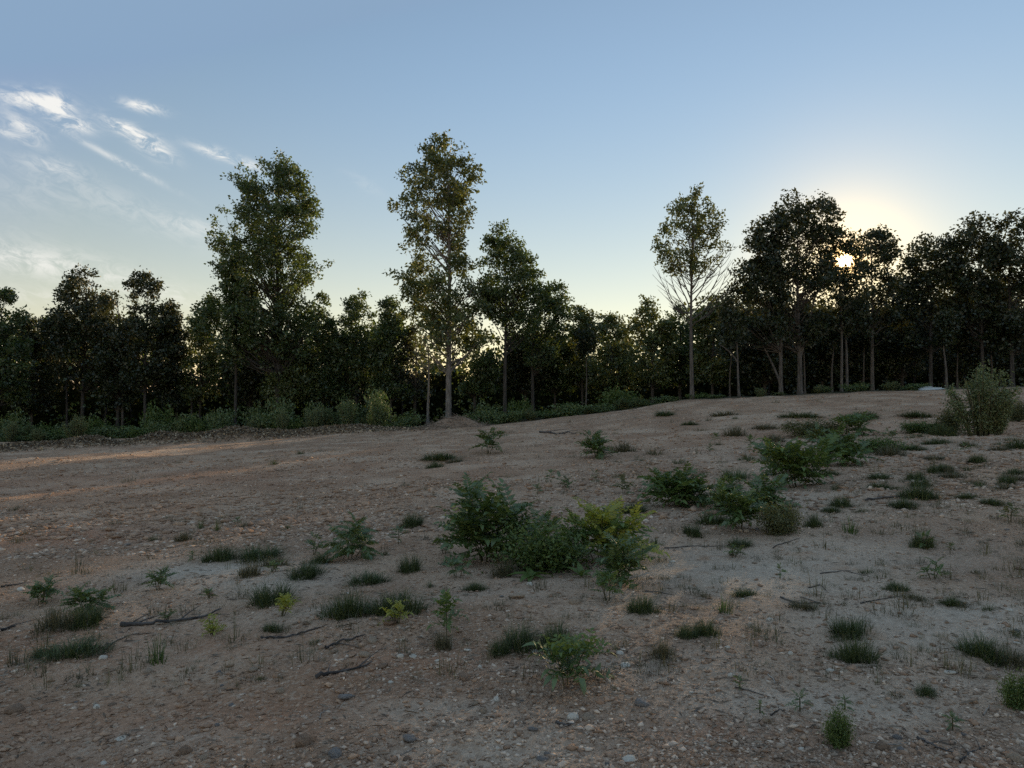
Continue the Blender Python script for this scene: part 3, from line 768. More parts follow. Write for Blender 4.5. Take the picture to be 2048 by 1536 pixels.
# ------------------------------------------------------------------ brush along the edge of the field
def bush_mesh(seed, n_st, n_cl, n_leaf, H, W, lsize, mat, tall=False):
    rg = np.random.default_rng(seed)
    fb, sb = Buf(), Buf()
    tops = []
    for j in range(n_st):
        a = rg.random() * 6.283; r_ = W * 0.5 * math.sqrt(rg.random()); h_ = H * (0.6 + 0.4 * rg.random()) * (1 - 0.35 * (r_ / (W * 0.5)) ** 2)
        e = np.array([r_ * math.cos(a), r_ * math.sin(a), h_]); b0 = e * np.array([0.3, 0.3, 0]) + np.array([0, 0, -0.05])
        c = bez(b0, np.array([e[0] * .5, e[1] * .5, h_ * .6]), e, 6)
        sb.add(*tube(c, np.linspace(0.012, 0.004, 6), 4)); tops.append(c)
    tops = np.array(tops)
    st = rg.integers(0, n_st, n_cl); t = (0.15 + 0.85 * rg.random(n_cl)) * 5
    i = np.minimum(t.astype(int), 4); f = (t - i)[:, None]
    C = tops[st, i] * (1 - f) + tops[st, i + 1] * f
    idx = np.repeat(np.arange(n_cl), n_leaf)
    P = C[idx] + rg.normal(size=(len(idx), 3)) * (W * (0.05 if tall else 0.085))
    P[:, 2] = np.abs(P[:, 2]) + 0.01
    L = lsize * (0.6 + 0.8 * rg.random(len(P)))
    V, Q = leaves(P, L, L * 0.45, rg, -0.5 if tall else 0.0)
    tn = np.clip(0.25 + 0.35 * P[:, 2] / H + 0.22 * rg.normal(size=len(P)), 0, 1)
    return make_mesh('foliage', V, [Q], M[mat], np.repeat(tn, 4)), sb.mesh('stems', M['stem'], True)


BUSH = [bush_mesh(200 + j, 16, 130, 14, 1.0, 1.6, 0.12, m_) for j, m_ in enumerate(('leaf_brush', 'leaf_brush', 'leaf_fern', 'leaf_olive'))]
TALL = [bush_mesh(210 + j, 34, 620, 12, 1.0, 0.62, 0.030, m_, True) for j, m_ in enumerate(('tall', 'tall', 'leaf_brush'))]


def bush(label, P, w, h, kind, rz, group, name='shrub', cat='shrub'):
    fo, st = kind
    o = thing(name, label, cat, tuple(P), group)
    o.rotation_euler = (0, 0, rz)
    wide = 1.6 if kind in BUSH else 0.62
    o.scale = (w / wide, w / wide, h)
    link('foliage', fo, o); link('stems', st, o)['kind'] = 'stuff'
    return o


tree_marks = [('the picture edge', -5), ('the pointed spire tree', 165), ('the lopsided knobbed tree', 290), ('the side bough', 430), ('the tall broad-crowned tree', 555), ('the rounded small tree', 712), ('the tallest golden tree', 897), ('the rounded dark tree', 1010), ('the olive-green blunt tree', 1165), ('the knobbed leafy tree', 1305), ('the bare-limbed lone tree', 1384), ('the black silhouettes', 1580), ('the spired black tree', 1745)]
edge_rows = []
for X in list(range(-20, 820, 38)) + list(range(960, 1290, 36)):
    edge_rows.append((X + rng.integers(-8, 8), 0, None))
for X in (1300, 1330, 1355, 1395, 1430, 1520, 1560, 1640, 1655, 1710, 1780, 1830): edge_rows.append((X, 0, None))
for X in list(range(10, 800, 62)): edge_rows.append((X + rng.integers(-12, 12), 1, None))
for X in list(range(985, 1280, 60)): edge_rows.append((X + rng.integers(-12, 12), 1, None))
used_lab = {}
ORD = ['first', 'second', 'third', 'fourth', 'fifth', 'sixth', 'seventh', 'eighth', 'ninth', 'tenth', 'eleventh', 'twelfth', 'thirteenth', 'fourteenth', 'fifteenth', 'sixteenth', 'seventeenth', 'eighteenth']
for X, row, _ in edge_rows:
    ye = np.interp(X, [e[0] for e in EDGE], [e[1] for e in EDGE]); D = np.interp(X, [e[0] for e in EDGE], [e[2] for e in EDGE]) + 0.8 + row * 2.2 + rng.random() * 0.8
    p = at(X, ye, D); p[2] = hz(p[0], p[1]) - 0.05
    w_ = 1.5 + 0.9 * rng.random(); h_ = (1.0 if row == 0 else 1.9) * (0.4 + 0.9 * rng.random()) * (1.35 if 330 < X < 800 else 1.0)
    if X > 900: h_ *= 0.75
    if X > 1290: h_ *= 0.6; w_ *= 0.75
    reedy = row == 0 and rng.random() < 0.4
    if reedy: w_ *= 0.62; h_ *= 1.15
    mk = min(tree_marks, key=lambda t: abs(t[1] - X))[0]
    key = (row, mk); used_lab[key] = used_lab.get(key, 0) + 1
    lab = ('low green shrub' if row == 0 else 'taller green shrub') + f" in {'front' if row == 0 else 'back'} row below {mk}, {ORD[used_lab[key] - 1]} from left"
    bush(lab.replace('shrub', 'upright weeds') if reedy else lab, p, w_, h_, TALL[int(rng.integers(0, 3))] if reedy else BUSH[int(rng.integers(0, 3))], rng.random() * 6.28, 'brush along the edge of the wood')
for (X, Yb, w_px, h_px, kd, lab) in ((150, 866, 46, 50, 0, 'pale upright weed standing above the brush below the pointed spire tree'), (565, 862, 26, 48, 0, 'pale seeded weed stalk clump right of the tall tree\'s trunk base'),
                                     (697, 852, 46, 62, 2, 'rounded green weed bush below the rounded small tree'), (755, 850, 48, 66, 2, 'tall green weed bush nearest the dark gap left of the golden tree'),
                                     (20, 880, 30, 40, 0, 'pale leafy weed at the picture edge behind the track'), (78, 876, 30, 26, 0, 'short pale weed between the picture edge and the pointed spire tree')):
    D = np.interp(X, [e[0] for e in EDGE], [e[2] for e in EDGE]) + 0.2
    p = at(X, Yb, D); p[2] = hz(p[0], p[1]) - 0.03
    bush(lab, p, w_px * D / F, h_px * D / F * 1.15, TALL[kd], rng.random() * 6.28, 'tall weeds along the edge of the wood', 'weed_bush', 'weed')

# brush mound at the foot of the golden tree
p = on_ground(912, 856)
mo = thing('brush_mound', 'low grey-brown mound of brushwood and dirt at the foot of the golden tree', 'mound', tuple(p))
th = np.linspace(0, 6.283, 40, endpoint=False); rr = np.linspace(0, 1, 12)
V = [np.array([[0, 0.4, 0.72]])]
for r_ in rr[1:]:
    xx = r_ * 2.5 * np.cos(th); y_ = 0.4 + r_ * 1.2 * np.sin(th)
    V.append(np.stack([xx, y_, 0.72 * np.exp(-(r_ * 1.75) ** 2) - 0.06 * r_ + 0.25 * vnoise(xx + 9, y_, 0.5, 77) * (1 - r_)], -1))
V = np.concatenate(V); fc = []
k = len(th)
t3 = np.array([(0, 1 + j, 1 + (j + 1) % k) for j in range(k)])
q4 = np.array([(1 + i * k + j, 1 + (i + 1) * k + j, 1 + (i + 1) * k + (j + 1) % k, 1 + i * k + (j + 1) % k) for i in range(len(rr) - 2) for j in range(k)])
link('earth', make_mesh('earth', V, [t3, q4], M['rock_brown'], smooth=True), mo)
tb = Buf()
for j in range(420):
    a = rng.random() * 6.283; r_ = math.sqrt(rng.random()); c0 = np.array([r_ * 2.3 * math.cos(a), 0.4 + r_ * 1.1 * math.sin(a), 0.70 * math.exp(-(r_ * 1.75) ** 2)])
    d_ = rng.normal(size=3) * np.array([1, .7, .35]); d_ /= np.linalg.norm(d_); l_ = 0.2 + 0.6 * rng.random()
    tb.add(*tube(np.array([c0 - d_ * l_ / 2, c0 + rng.normal(size=3) * .04, c0 + d_ * l_ / 2]), [0.012, 0.010, 0.005], 4), rng.random())
o = link('brushwood', tb.mesh('brushwood', M['debris']), mo); o['kind'] = 'stuff'

# pale slab at the wood's edge
p = at(1870, 782, 37.5); p[2] = at(1870, 779, 37.5)[2] - 0.05
sl = thing('slab_stack', 'low pale bluish-grey slabs lying at the wood\'s edge left of the tall weed bush', 'slab', tuple(p))
for (x0, x1, z0, z1, dy) in ((-0.55, 0.52, -0.2, 0.11, 0), (-0.42, 0.40, 0.113, 0.17, 0.06), (-0.30, -0.06, 0.173, 0.21, 0.1)):
    V = np.array([(x, y, z) for x in (x0, x1) for y in (dy, dy + 0.6) for z in (z0, z1)]) + rng.normal(size=(8, 3)) * 0.006
    link('slab', make_mesh('slab', V, [np.array([(0, 1, 3, 2), (4, 6, 7, 5), (0, 4, 5, 1), (2, 3, 7, 6), (0, 2, 6, 4), (1, 5, 7, 3)])], M['slab']), sl)

# ------------------------------------------------------------------ labels by neighbours
MARKS = [('the tall dark-leaved sumac', 985, 1120), ('the drooping sumac', 700, 1115), ('the yellow-green bush', 1200, 1130), ('the broad-leaved sumac', 1135, 1380), ('the twin grass mounds', 745, 1240),
         ('the long dark branch', 345, 1245), ('the pale silt patch', 450, 1138), ('the upright sapling', 893, 1290), ('the bright spiky grass', 315, 1320), ('the ferny bush', 1680, 1500), ('the sumac thicket', 1450, 1020),
         ('the olive grass hummock', 1560, 1060), ('the tall weed bush', 1962, 862), ('the big sumac clump', 1595, 970), ('the small arched sumac', 1600, 1440), ('the dark sumac seedling', 1905, 1455),
         ('the double grass clump', 1700, 1310), ('the wide grass clump', 1985, 1318), ('the spiky green tuft', 1445, 1225), ('the long grass patch', 140, 1255), ('the grey flat rock', 820, 1490), ('the lone far sumac', 975, 908), ('the bushy far sumac', 1195, 915),
         ('the leafy shrub by the silt', 1865, 1145), ('the red gravel patch', 120, 1080), ('the bright green hummock', 1470, 953), ('the wood-chip windrow', 250, 905), ('the low scrub', 1715, 870), ('the brush mound', 912, 856)]
PENDING = []                       # (object, size word + kind, photo x, photo y)


def later(o, kind, X, Y, cat, group):
    o['category'] = cat; o['group'] = group
    PENDING.append((o, kind, X, Y))
    return o


def settle_labels():
    seen = {}
    for o, kind, X, Y in PENDING:
        best = min((m for m in MARKS if math.hypot(m[1] - X, (m[2] - Y) * 1.6) > 12), key=lambda m: math.hypot(m[1] - X, (m[2] - Y) * 1.6))
        ddx, ddy = X - best[1], (Y - best[2]) * 1.6
        rel = ('left of' if ddx < 0 else 'right of') if abs(ddx) > abs(ddy) else ('behind' if ddy < 0 else 'in front of')
        seen.setdefault((kind, rel, best[0]), []).append((math.hypot(ddx, ddy), o))
    for (kind, rel, mk), lst in seen.items():
        lst.sort(key=lambda t: t[0])
        for j, (_, o) in enumerate(lst):
            o['label'] = f'{kind} {rel} {mk}' if len(lst) == 1 else f'{kind} {rel} {mk}, {ORD[min(j, 17)]} out'


# ------------------------------------------------------------------ plants: pinnate sumac, ferny shrubs, rosettes, grasses
def kite(b, d, s, n_, L, W, curl=0.1):
    """one pointed leaflet of four triangles folded along its midrib"""
    m1, m2, tip = b + d * L * 0.30 + n_ * L * 0.03, b + d * L * 0.65 - n_ * L * curl * .4, b + d * L - n_ * L * curl * 1.6
    V = np.array([b, m1 + s * W * .5 + n_ * W * .18, m1, m1 - s * W * .5 + n_ * W * .18, m2 + s * W * .36 + n_ * W * .12, m2, m2 - s * W * .36 + n_ * W * .12, tip])
    return V, np.array([(0, 2, 1), (0, 3, 2), (4, 5, 7), (5, 6, 7)]), np.array([(1, 2, 5, 4), (2, 3, 6, 5)])


def frond_mesh(seed, pairs, mat, leaf_l=0.29, leaf_w=0.13, arch=0.45, droop=0.55):
    """compound leaf 1 unit long along +X, arching; leaflets in pairs"""
    rg = np.random.default_rng(seed); V, T, Q, tn = [], [], [], []; n = 0
    t = np.linspace(0, 1, 9); path = np.stack([t * (1 - 0.12 * arch * t), 0.04 * np.sin(t * 4 + seed) * t, arch * (0.55 * t - 0.95 * t * t)], -1)
    a, b = tube(path, np.linspace(0.012, 0.005, 9), 4); V.append(a); Q.append(b); n += len(a); tn.append(np.full(len(a), 0.2))

    def put(bp, d, s, L, W):
        nonlocal n
        nn = unit(np.cross(d, s)); v, tri, qd = kite(bp, d, s, nn, L, W, 0.12 + 0.1 * rg.random())
        V.append(v); T.append(tri + n); Q.append(qd + n); n += len(v); tn.append(np.full(len(v), np.clip(0.45 + 0.25 * rg.normal(), 0, 1)))
    for i in range(pairs):
        q = 0.22 + 0.72 * i / (pairs - 1); p_ = np.array([np.interp(q, t, path[:, k]) for k in range(3)])
        for sd in (-1, 1):
            d = unit(np.array([0.45 + 0.2 * rg.normal() * .5, sd, -droop + 0.2 * rg.normal()])); s = unit(np.cross(d, np.array([0.2 * rg.normal(), 0.2 * rg.normal(), 1.0])))
            k_ = math.sin(0.5 + 2.2 * q) ** 0.6
            put(p_, d, s, leaf_l * k_ * (0.85 + .3 * rg.random()), leaf_w * k_)
    put(path[-1], unit(np.array([1, 0, -0.7])), np.array([0, 1.0, 0]), leaf_l, leaf_w)
    return make_mesh('frond', np.concatenate(V), [np.concatenate(T), np.concatenate(Q)], M[mat], np.concatenate(tn))


FR = {m_: [frond_mesh(300 + j, 6 + j % 3, m_) for j in range(4)] for m_ in ('leaf_sumac', 'leaf_young', 'leaf_fern', 'leaf_olive')}
FR_BROAD = {m_: [frond_mesh(320 + j, 3 + j % 2, m_, 0.46, 0.19, 0.3, 0.3) for j in range(3)] for m_ in ('leaf_sumac', 'leaf_young', 'leaf_fern')}
FR_DROOP = [frond_mesh(330 + j, 9, 'leaf_sumac', 0.32, 0.10, 0.75, 1.5) for j in range(3)]
_lv = kite(np.zeros(3), np.array([1., 0, 0]), np.array([0, 1., 0]), np.array([0, 0, 1.]), 1.0, 0.38, 0.18)
BROAD = {m_: make_mesh('leaf', _lv[0], [_lv[1], _lv[2]], M[m_], np.full(8, 0.6)) for m_ in ('leaf_fern', 'leaf_young', 'leaf_sumac', 'leaf_olive')}


def px(X, Y):
    P = on_ground(X, Y); return P, P[1] / F


def set_along(o, loc, az, pitch, sc, roll=0.0):
    o.matrix_local = Matrix.Translation(Vector(loc)) @ Matrix.Rotation(az, 4, 'Z') @ Matrix.Rotation(-pitch, 4, 'Y') @ Matrix.Rotation(roll, 4, 'X') @ Matrix.Diagonal((sc, sc, sc, 1))


def pinnate(name, X, Y, w_px, h_px, label=None, stems=2, fronds=14, mats=('leaf_sumac',), top='leaf_sumac', broad=False, droop=False, kind='small pinnate seedling', cat='plant', group='sumac plants', upright=0.0):
    P, s = px(X, Y); w, h = w_px * s * 1.2, h_px * s * 1.08
    o = thing(name, label or '', cat, tuple(P), group)
    if label is None: later(o, kind, X, Y, cat, group)
    tops = []; stems = stems if stems == 1 else int(round(stems * 1.7))
    for j in range(stems):
        a = random.random() * 6.28; r_ = 0 if stems == 1 else w * 0.30 * random.random() ** .5
        hj = h * (0.60 + 0.2 * random.random()) * (1 if j == 0 else (0.45 + .5 * random.random()) * (1 - 0.5 * (r_ / (w * .5 + 1e-6)) ** 2))
        e = np.array([r_ * math.cos(a), r_ * math.sin(a) * .8, hj])
        c = bez(np.array([e[0] * .25, e[1] * .25, -0.03]), np.array([e[0] * .5, e[1] * .5, e[2] * .55]), e, 6)
        link('stem', make_mesh('stem', *(lambda v, q: (v, [q]))(*tube(c, np.linspace(max(0.004, h * .010), 0.003, 6), 5)), M['stem']), o); tops.append(c)
    per = max(4, int(fronds * (2.3 if w_px > 70 else 1.7)) // stems)
    for j, c in enumerate(tops):
        a0 = random.random() * 6.28
        for k in range(per):
            q = 0.30 + 0.70 * ((k + 1) / per) ** 0.7; p_ = np.array([np.interp(q * 5, np.arange(6), c[:, i]) for i in range(3)])
            az = a0 + k * 2.4 + random.gauss(0, .25); pitch = (-0.15 + 1.15 * q ** 2 + upright) + random.gauss(0, .2)
            L = min(w * 0.45, max(h * 0.52, w * 0.32)) * (0.7 + 0.5 * random.random())
            if p_[2] + L * math.sin(pitch) > h: L *= 0.72
            mt = top if q > 0.8 and random.random() < 0.75 else random.choice(mats)
            me = random.choice(FR_DROOP) if droop else random.choice((FR_BROAD if broad else FR)[mt])
            set_along(link('frond', me, o), p_, az, pitch, L, random.gauss(0, .3))
    return o


# the thicket in the middle
pinnate('sumac', 975, 1122, 135, 155, 'tallest dark-leaved sumac of the middle thicket, pale green shoots at its tip', 3, 36, ('leaf_sumac',), 'leaf_sumac')
pinnate('sumac', 955, 1030, 60, 62, 'light green shoot rising at the top of the tall dark sumac', 1, 7, ('leaf_young', 'leaf_fern'), 'leaf_fern', broad=True, upright=.2)
pinnate('sumac', 915, 1062, 45, 52, 'single yellow-green shoot at the left foot of the tall dark sumac', 1, 4, ('leaf_young',), 'leaf_young', broad=True)
pinnate('sumac', 1035, 1110, 115, 96, 'dense low dark sumac leaning on the right side of the tall one', 2, 18)
pinnate('sumac', 1085, 1058, 75, 44, 'low bluish-green sumac behind the ferny shrub in the middle thicket', 2, 12)
pinnate('sumac', 1010, 1125, 70, 40, 'very dark low clump at the foot of the tall dark sumac', 2, 12)
pinnate('sumac', 1200, 1125, 200, 116, 'yellow-green bush with the brightest leaves in the middle thicket', 4, 30, ('leaf_young', 'leaf_fern', 'leaf_fern'), 'leaf_young')
pinnate('sumac', 1240, 1085, 60, 82, 'pair of large yellow leaves on a shoot above the yellow-green bush', 1, 5, ('leaf_young',), 'leaf_young', broad=True, upright=.3)
pinnate('sumac', 1248, 1172, 95, 100, 'dense blue-green sumac at the right end of the middle thicket', 3, 28)
pinnate('sumac', 1165, 1145, 70, 55, 'dark green sumac between the ferny shrub and the yellow-green bush', 2, 12)
pinnate('sumac', 1216, 1212, 55, 62, 'slim light green sumac in front of the blue-green one', 2, 12, ('leaf_fern',), 'leaf_fern')
# others
pinnate('sumac', 700, 1118, 100, 86, 'drooping sumac with long hanging blue-green leaflets', 2, 18, droop=True)
pinnate('sumac', 625, 1106, 55, 40, 'small sumac just left of the drooping one', 2, 9)
pinnate('sumac', 797, 1085, 48, 36, 'small sparse sumac just right of the drooping one', 1, 7)
pinnate('sumac', 915, 1162, 58, 42, 'small grey-green drooping sumac in front of the tall dark one', 2, 12, droop=True)
pinnate('sumac', 1135, 1380, 125, 98, 'broad-leaved sumac standing alone near the camera, olive shoots at its top', 2, 18, ('leaf_sumac',), 'leaf_fern', broad=True)
pinnate('sumac', 1150, 1325, 80, 34, 'yellowish shoots just behind the broad-leaved sumac', 1, 6, ('leaf_olive', 'leaf_young'), 'leaf_olive')
pinnate('sapling', 893, 1285, 62, 92, 'upright sapling of stacked rounded leaves above a small grass tuft', 1, 12, ('leaf_fern', 'leaf_sumac'), 'leaf_fern', broad=True, upright=.25)
pinnate('sumac', 1600, 1442, 48, 38, 'small arched sumac left of the ferny bush', 1, 7)
pinnate('sumac', 1690, 1428, 38, 28, 'small dark drooping seedling right above the ferny bush', 1, 6, droop=True)
pinnate('sumac', 1905, 1456, 46, 34, 'dark sumac seedling standing alone on the pale silt, far corner', 1, 8, droop=True)
for (X, Y, w, h, n_, st, lab) in ((1335, 1008, 110, 66, 20, 3, 'spreading sumac at the left end of the long thicket'), (1395, 1000, 95, 66, 18, 3, 'glossy dark sumac second from the left in the long thicket'),
                                  (1440, 1012, 80, 62, 16, 2, 'twiggy sumac in the middle of the long thicket'), (1480, 1052, 110, 80, 22, 3, 'dense dark sumac at the front of the long thicket'), (1548, 1018, 84, 80, 20, 3, 'silvery-leaved sumac at the right end of the long thicket'),
                                  (1595, 972, 118, 105, 30, 4, 'big rounded sumac clump with a light green top'), (1682, 936, 100, 68, 22, 3, 'dark rounded sumac clump right of the big one'), (1560, 950, 60, 60, 10, 2, 'small sumac tucked at the left of the big rounded clump'),
                                  (80, 1205, 74, 44, 12, 2, 'dark low sumac behind the long grass patch'), (170, 1222, 95, 46, 14, 2, 'dark sumac lying over the long grass patch'), (315, 1182, 50, 46, 9, 2, 'small dark sumac left of the pale silt patch'),
                                  (975, 908, 64, 52, 14, 3, 'lone far sumac in the middle of the bare dirt'), (1195, 915, 74, 54, 16, 3, 'bushy far sumac with a grass tuft on each side'), (1715, 872, 95, 44, 14, 3, 'low scrub bush behind the big sumac clumps'),
                                  (1640, 890, 70, 36, 10, 2, 'low olive scrub between the far sumac clumps')):
    pinnate('sumac', X, Y, w * (1.3 if 1300 < X < 1700 and Y > 920 else 1.0), h, lab, st, n_ + 6, ('leaf_sumac', 'leaf_sumac', 'leaf_fern') if 'olive' not in lab else ('leaf_olive',), 'leaf_fern' if X in (1595, 1715, 1335) else 'leaf_sumac')
for (X, Y, w, h) in ((1100, 972, 26, 34), (1190, 972, 20, 36), (1245, 985, 40, 40), (890, 1106, 40, 30), (1465, 1110, 60, 24), (1560, 1150, 22, 30), (1865, 1148, 56, 44), (1075, 990, 22, 26), (1850, 1090, 44, 34), (1500, 900, 24, 30), (1420, 905, 18, 20), (385, 1118, 34, 22), (1130, 975, 50, 26),
                     (475, 1048, 22, 16), (1430, 885, 20, 22), (545, 1150, 40, 24), (1780, 880, 40, 22), (1930, 905, 34, 18), (1900, 1100, 30, 22), (1480, 1395, 28, 26), (1520, 1440, 22, 24), (420, 1200, 46, 22), (2020, 1040, 44, 36), (330, 1240, 46, 22), (655, 1120, 30, 20)):
    pinnate('seedling', X, Y, w, h, None, 1 if w < 36 else 2, 6 if w < 36 else 10, ('leaf_sumac', 'leaf_fern', 'leaf_olive'), random.choice(('leaf_fern', 'leaf_sumac', 'leaf_olive')), kind=('tiny' if w < 26 else 'small' if w < 44 else 'knee-high') + ' leafy seedling', group='leafy seedlings on the dirt')
for (X, Y, w, h, lab) in ((560, 1236, 62, 44, 'bright yellow-green leafy plant in front of the round grass mound'), (425, 1264, 38, 34, 'small bright green plant beside the tip of the long dark branch'), (795, 1266, 46, 48, 'bright green shoots in front of the right-hand twin grass mound')):
    pinnate('leafy_plant', X, Y, w, h, lab, 3, 12, ('leaf_young',), 'leaf_young', broad=True, group='bright leafy plants')


def rosette(X, Y, w_px, lab, mat, n_=9, up=.5):
    P, s = px(X, Y); o = thing('rosette', lab, 'plant', tuple(P), 'broad-leaved rosettes')
    for k in range(n_):
        lf = link('leaf', BROAD[mat], o); set_along(lf, (0, 0, 0.01), k * 2.4 + random.gauss(0, .2), up * (0.35 + 0.9 * random.random()), w_px * s * 0.52 * (0.7 + .5 * random.random()), random.gauss(0, .2))


rosette(1062, 1160, 84, 'broad-leaved rosette in front of the ferny shrub', 'leaf_fern', 9, .45)
rosette(1163, 1160, 60, 'smaller upright rosette in front of the yellow-green bush', 'leaf_fern', 7, .8)
rosette(1135, 1128, 50, 'olive rosette tucked under the yellow-green bush', 'leaf_olive', 6, .8)

# ferny and tall bushes
FERN = [bush_mesh(230 + j, 22, 300, 16, 1.0, 1.6, 0.075, m_) for j, m_ in enumerate(('leaf_fern', 'leaf_olive', 'leaf_fern'))]
BUSH.extend(FERN)


def pbush(X, Y, w_px, h_px, kind, lab, group, name='shrub'):
    P, s = px(X, Y); P[2] -= 0.02
    return bush(lab, P, w_px * s, h_px * s, kind, random.random() * 6, group, name)


pbush(1088, 1140, 205, 100, FERN[0], 'soft ferny green shrub in the middle thicket', 'ferny shrubs')
pbush(1680, 1505, 66, 76, FERN[0], 'ferny bush near the lower edge below the arched sumac', 'ferny shrubs')
pbush(1562, 1062, 95, 60, FERN[1], 'brown-green grassy hummock in front of the long thicket', 'ferny shrubs')
pbush(2032, 1418, 70, 74, FERN[2], 'dark ferny bush cut by the edge of the picture', 'ferny shrubs')
pbush(1962, 866, 122, 150, TALL[0], 'tall pale green weed bush, highest plant on the field', 'tall weed bushes', 'weed_bush')
pbush(1992, 866, 70, 96, TALL[1], 'shorter weed bush joined to the right flank of the tall one', 'tall weed bushes', 'weed_bush')
pbush(1900, 862, 60, 50, FERN[1], 'low olive weeds at the left foot of the tall weed bush', 'ferny shrubs')
pbush(2036, 845, 50, 46, FERN[1], 'low yellowish weeds right of the tall weed bush', 'ferny shrubs')
pbush(1760, 905, 110, 30, FERN[2], 'flat ferny mat right of the dark rounded sumac clump', 'ferny shrubs')
pbush(1630, 872, 130, 36, FERN[1], 'wide low olive scrub behind the big sumac clump', 'ferny shrubs')
pbush(1840, 862, 100, 26, FERN[2], 'flat dark green weeds left of the tall weed bush', 'ferny shrubs')


def tuft_mesh(seed, n_, mat, lean, wid, jitter=0.35, seg=3, flat=0.55):
    """grass mound 1 unit across; blades are curved tapering strips"""
    rg = np.random.default_rng(seed); V, Q, tn = [], [], []
    a = rg.random(n_) * 6.283; r0 = 0.36 * np.sqrt(rg.random(n_)) * (1 + 0.3 * np.sin(a * 2 + seed) + 0.22 * np.sin(a * 5 + seed * 2)); hh = flat * (0.35 + 0.85 * rg.random(n_) ** 1.5) * (1.15 - 0.75 * (r0 / 0.5) ** 1.5); out_ = lean * (0.15 + 1.0 * rg.random(n_) ** 1.6)
    a2 = a + rg.normal(size=n_) * jitter
    base = np.stack([r0 * np.cos(a), r0 * np.sin(a), np.full(n_, -0.03)], -1); d = np.stack([np.cos(a2), np.sin(a2), np.zeros(n_)], -1); s = np.stack([-np.sin(a2), np.cos(a2), np.zeros(n_)], -1)
    w = wid * (0.6 + 0.8 * rg.random(n_))
    rows = []
    for q in np.linspace(0, 1, seg + 1):
        c = base + d * (out_ * q ** 1.5)[:, None] + np.array([0, 0, 1.0]) * (hh * (1.25 * q - 0.45 * q * q))[:, None]
        ww = (w * (1 - 0.92 * q))[:, None]
        rows += [c - s * ww, c + s * ww]
    V = np.stack(rows, 1).reshape(-1, 3); k = 2 * (seg + 1)
    q0 = np.array([(2 * i, 2 * i + 1, 2 * i + 3, 2 * i + 2) for i in range(seg)])
    Q = (q0[None] + (np.arange(n_) * k)[:, None, None]).reshape(-1, 4)
    return make_mesh('grass_tuft', V, [Q], M[mat], np.repeat(np.clip(0.4 + 0.3 * rg.normal(size=n_), 0, 1), k))


MOUND = [tuft_mesh(400 + j, 700, 'blade', 0.40, 0.007, 1.1) for j in range(3)]
SPARSE = [tuft_mesh(410 + j, 130, m_, 0.42, 0.010, 0.7) for j, m_ in enumerate(('blade', 'blade_dry', 'blade'))]
OLIVE = [tuft_mesh(420 + j, 420, m_, 0.38, 0.008, 0.9) for j, m_ in enumerate(('blade_dry', 'blade_bright'))]
SPIKE = [tuft_mesh(430 + j, 60, 'blade_bright', 0.42, 0.017, 0.2, 4, 0.8) for j in range(2)]
THIN = [tuft_mesh(440 + j, 16, m_, 0.35, 0.012, 0.5, 3, 0.9) for j, m_ in enumerate(('blade', 'blade_dry'))]


def tuft(X, Y, w_px, h_px, me, lab=None, kind='grass tuft'):
    P, s = px(X, Y); P[2] -= 0.005
    o = link('grass_tuft', me); o.location = P; o.rotation_euler = (0, 0, random.random() * 6.28)
    k_ = random.uniform(0.72, 1.3); o.scale = (w_px * s * k_, w_px * s / k_, h_px * s * 1.75 * random.uniform(0.85, 1.2))
    if lab: tag(o, lab, 'grass', 'grass tufts on the dirt')
    else: later(o, kind, X, Y, 'grass', 'grass tufts on the dirt')
    return o


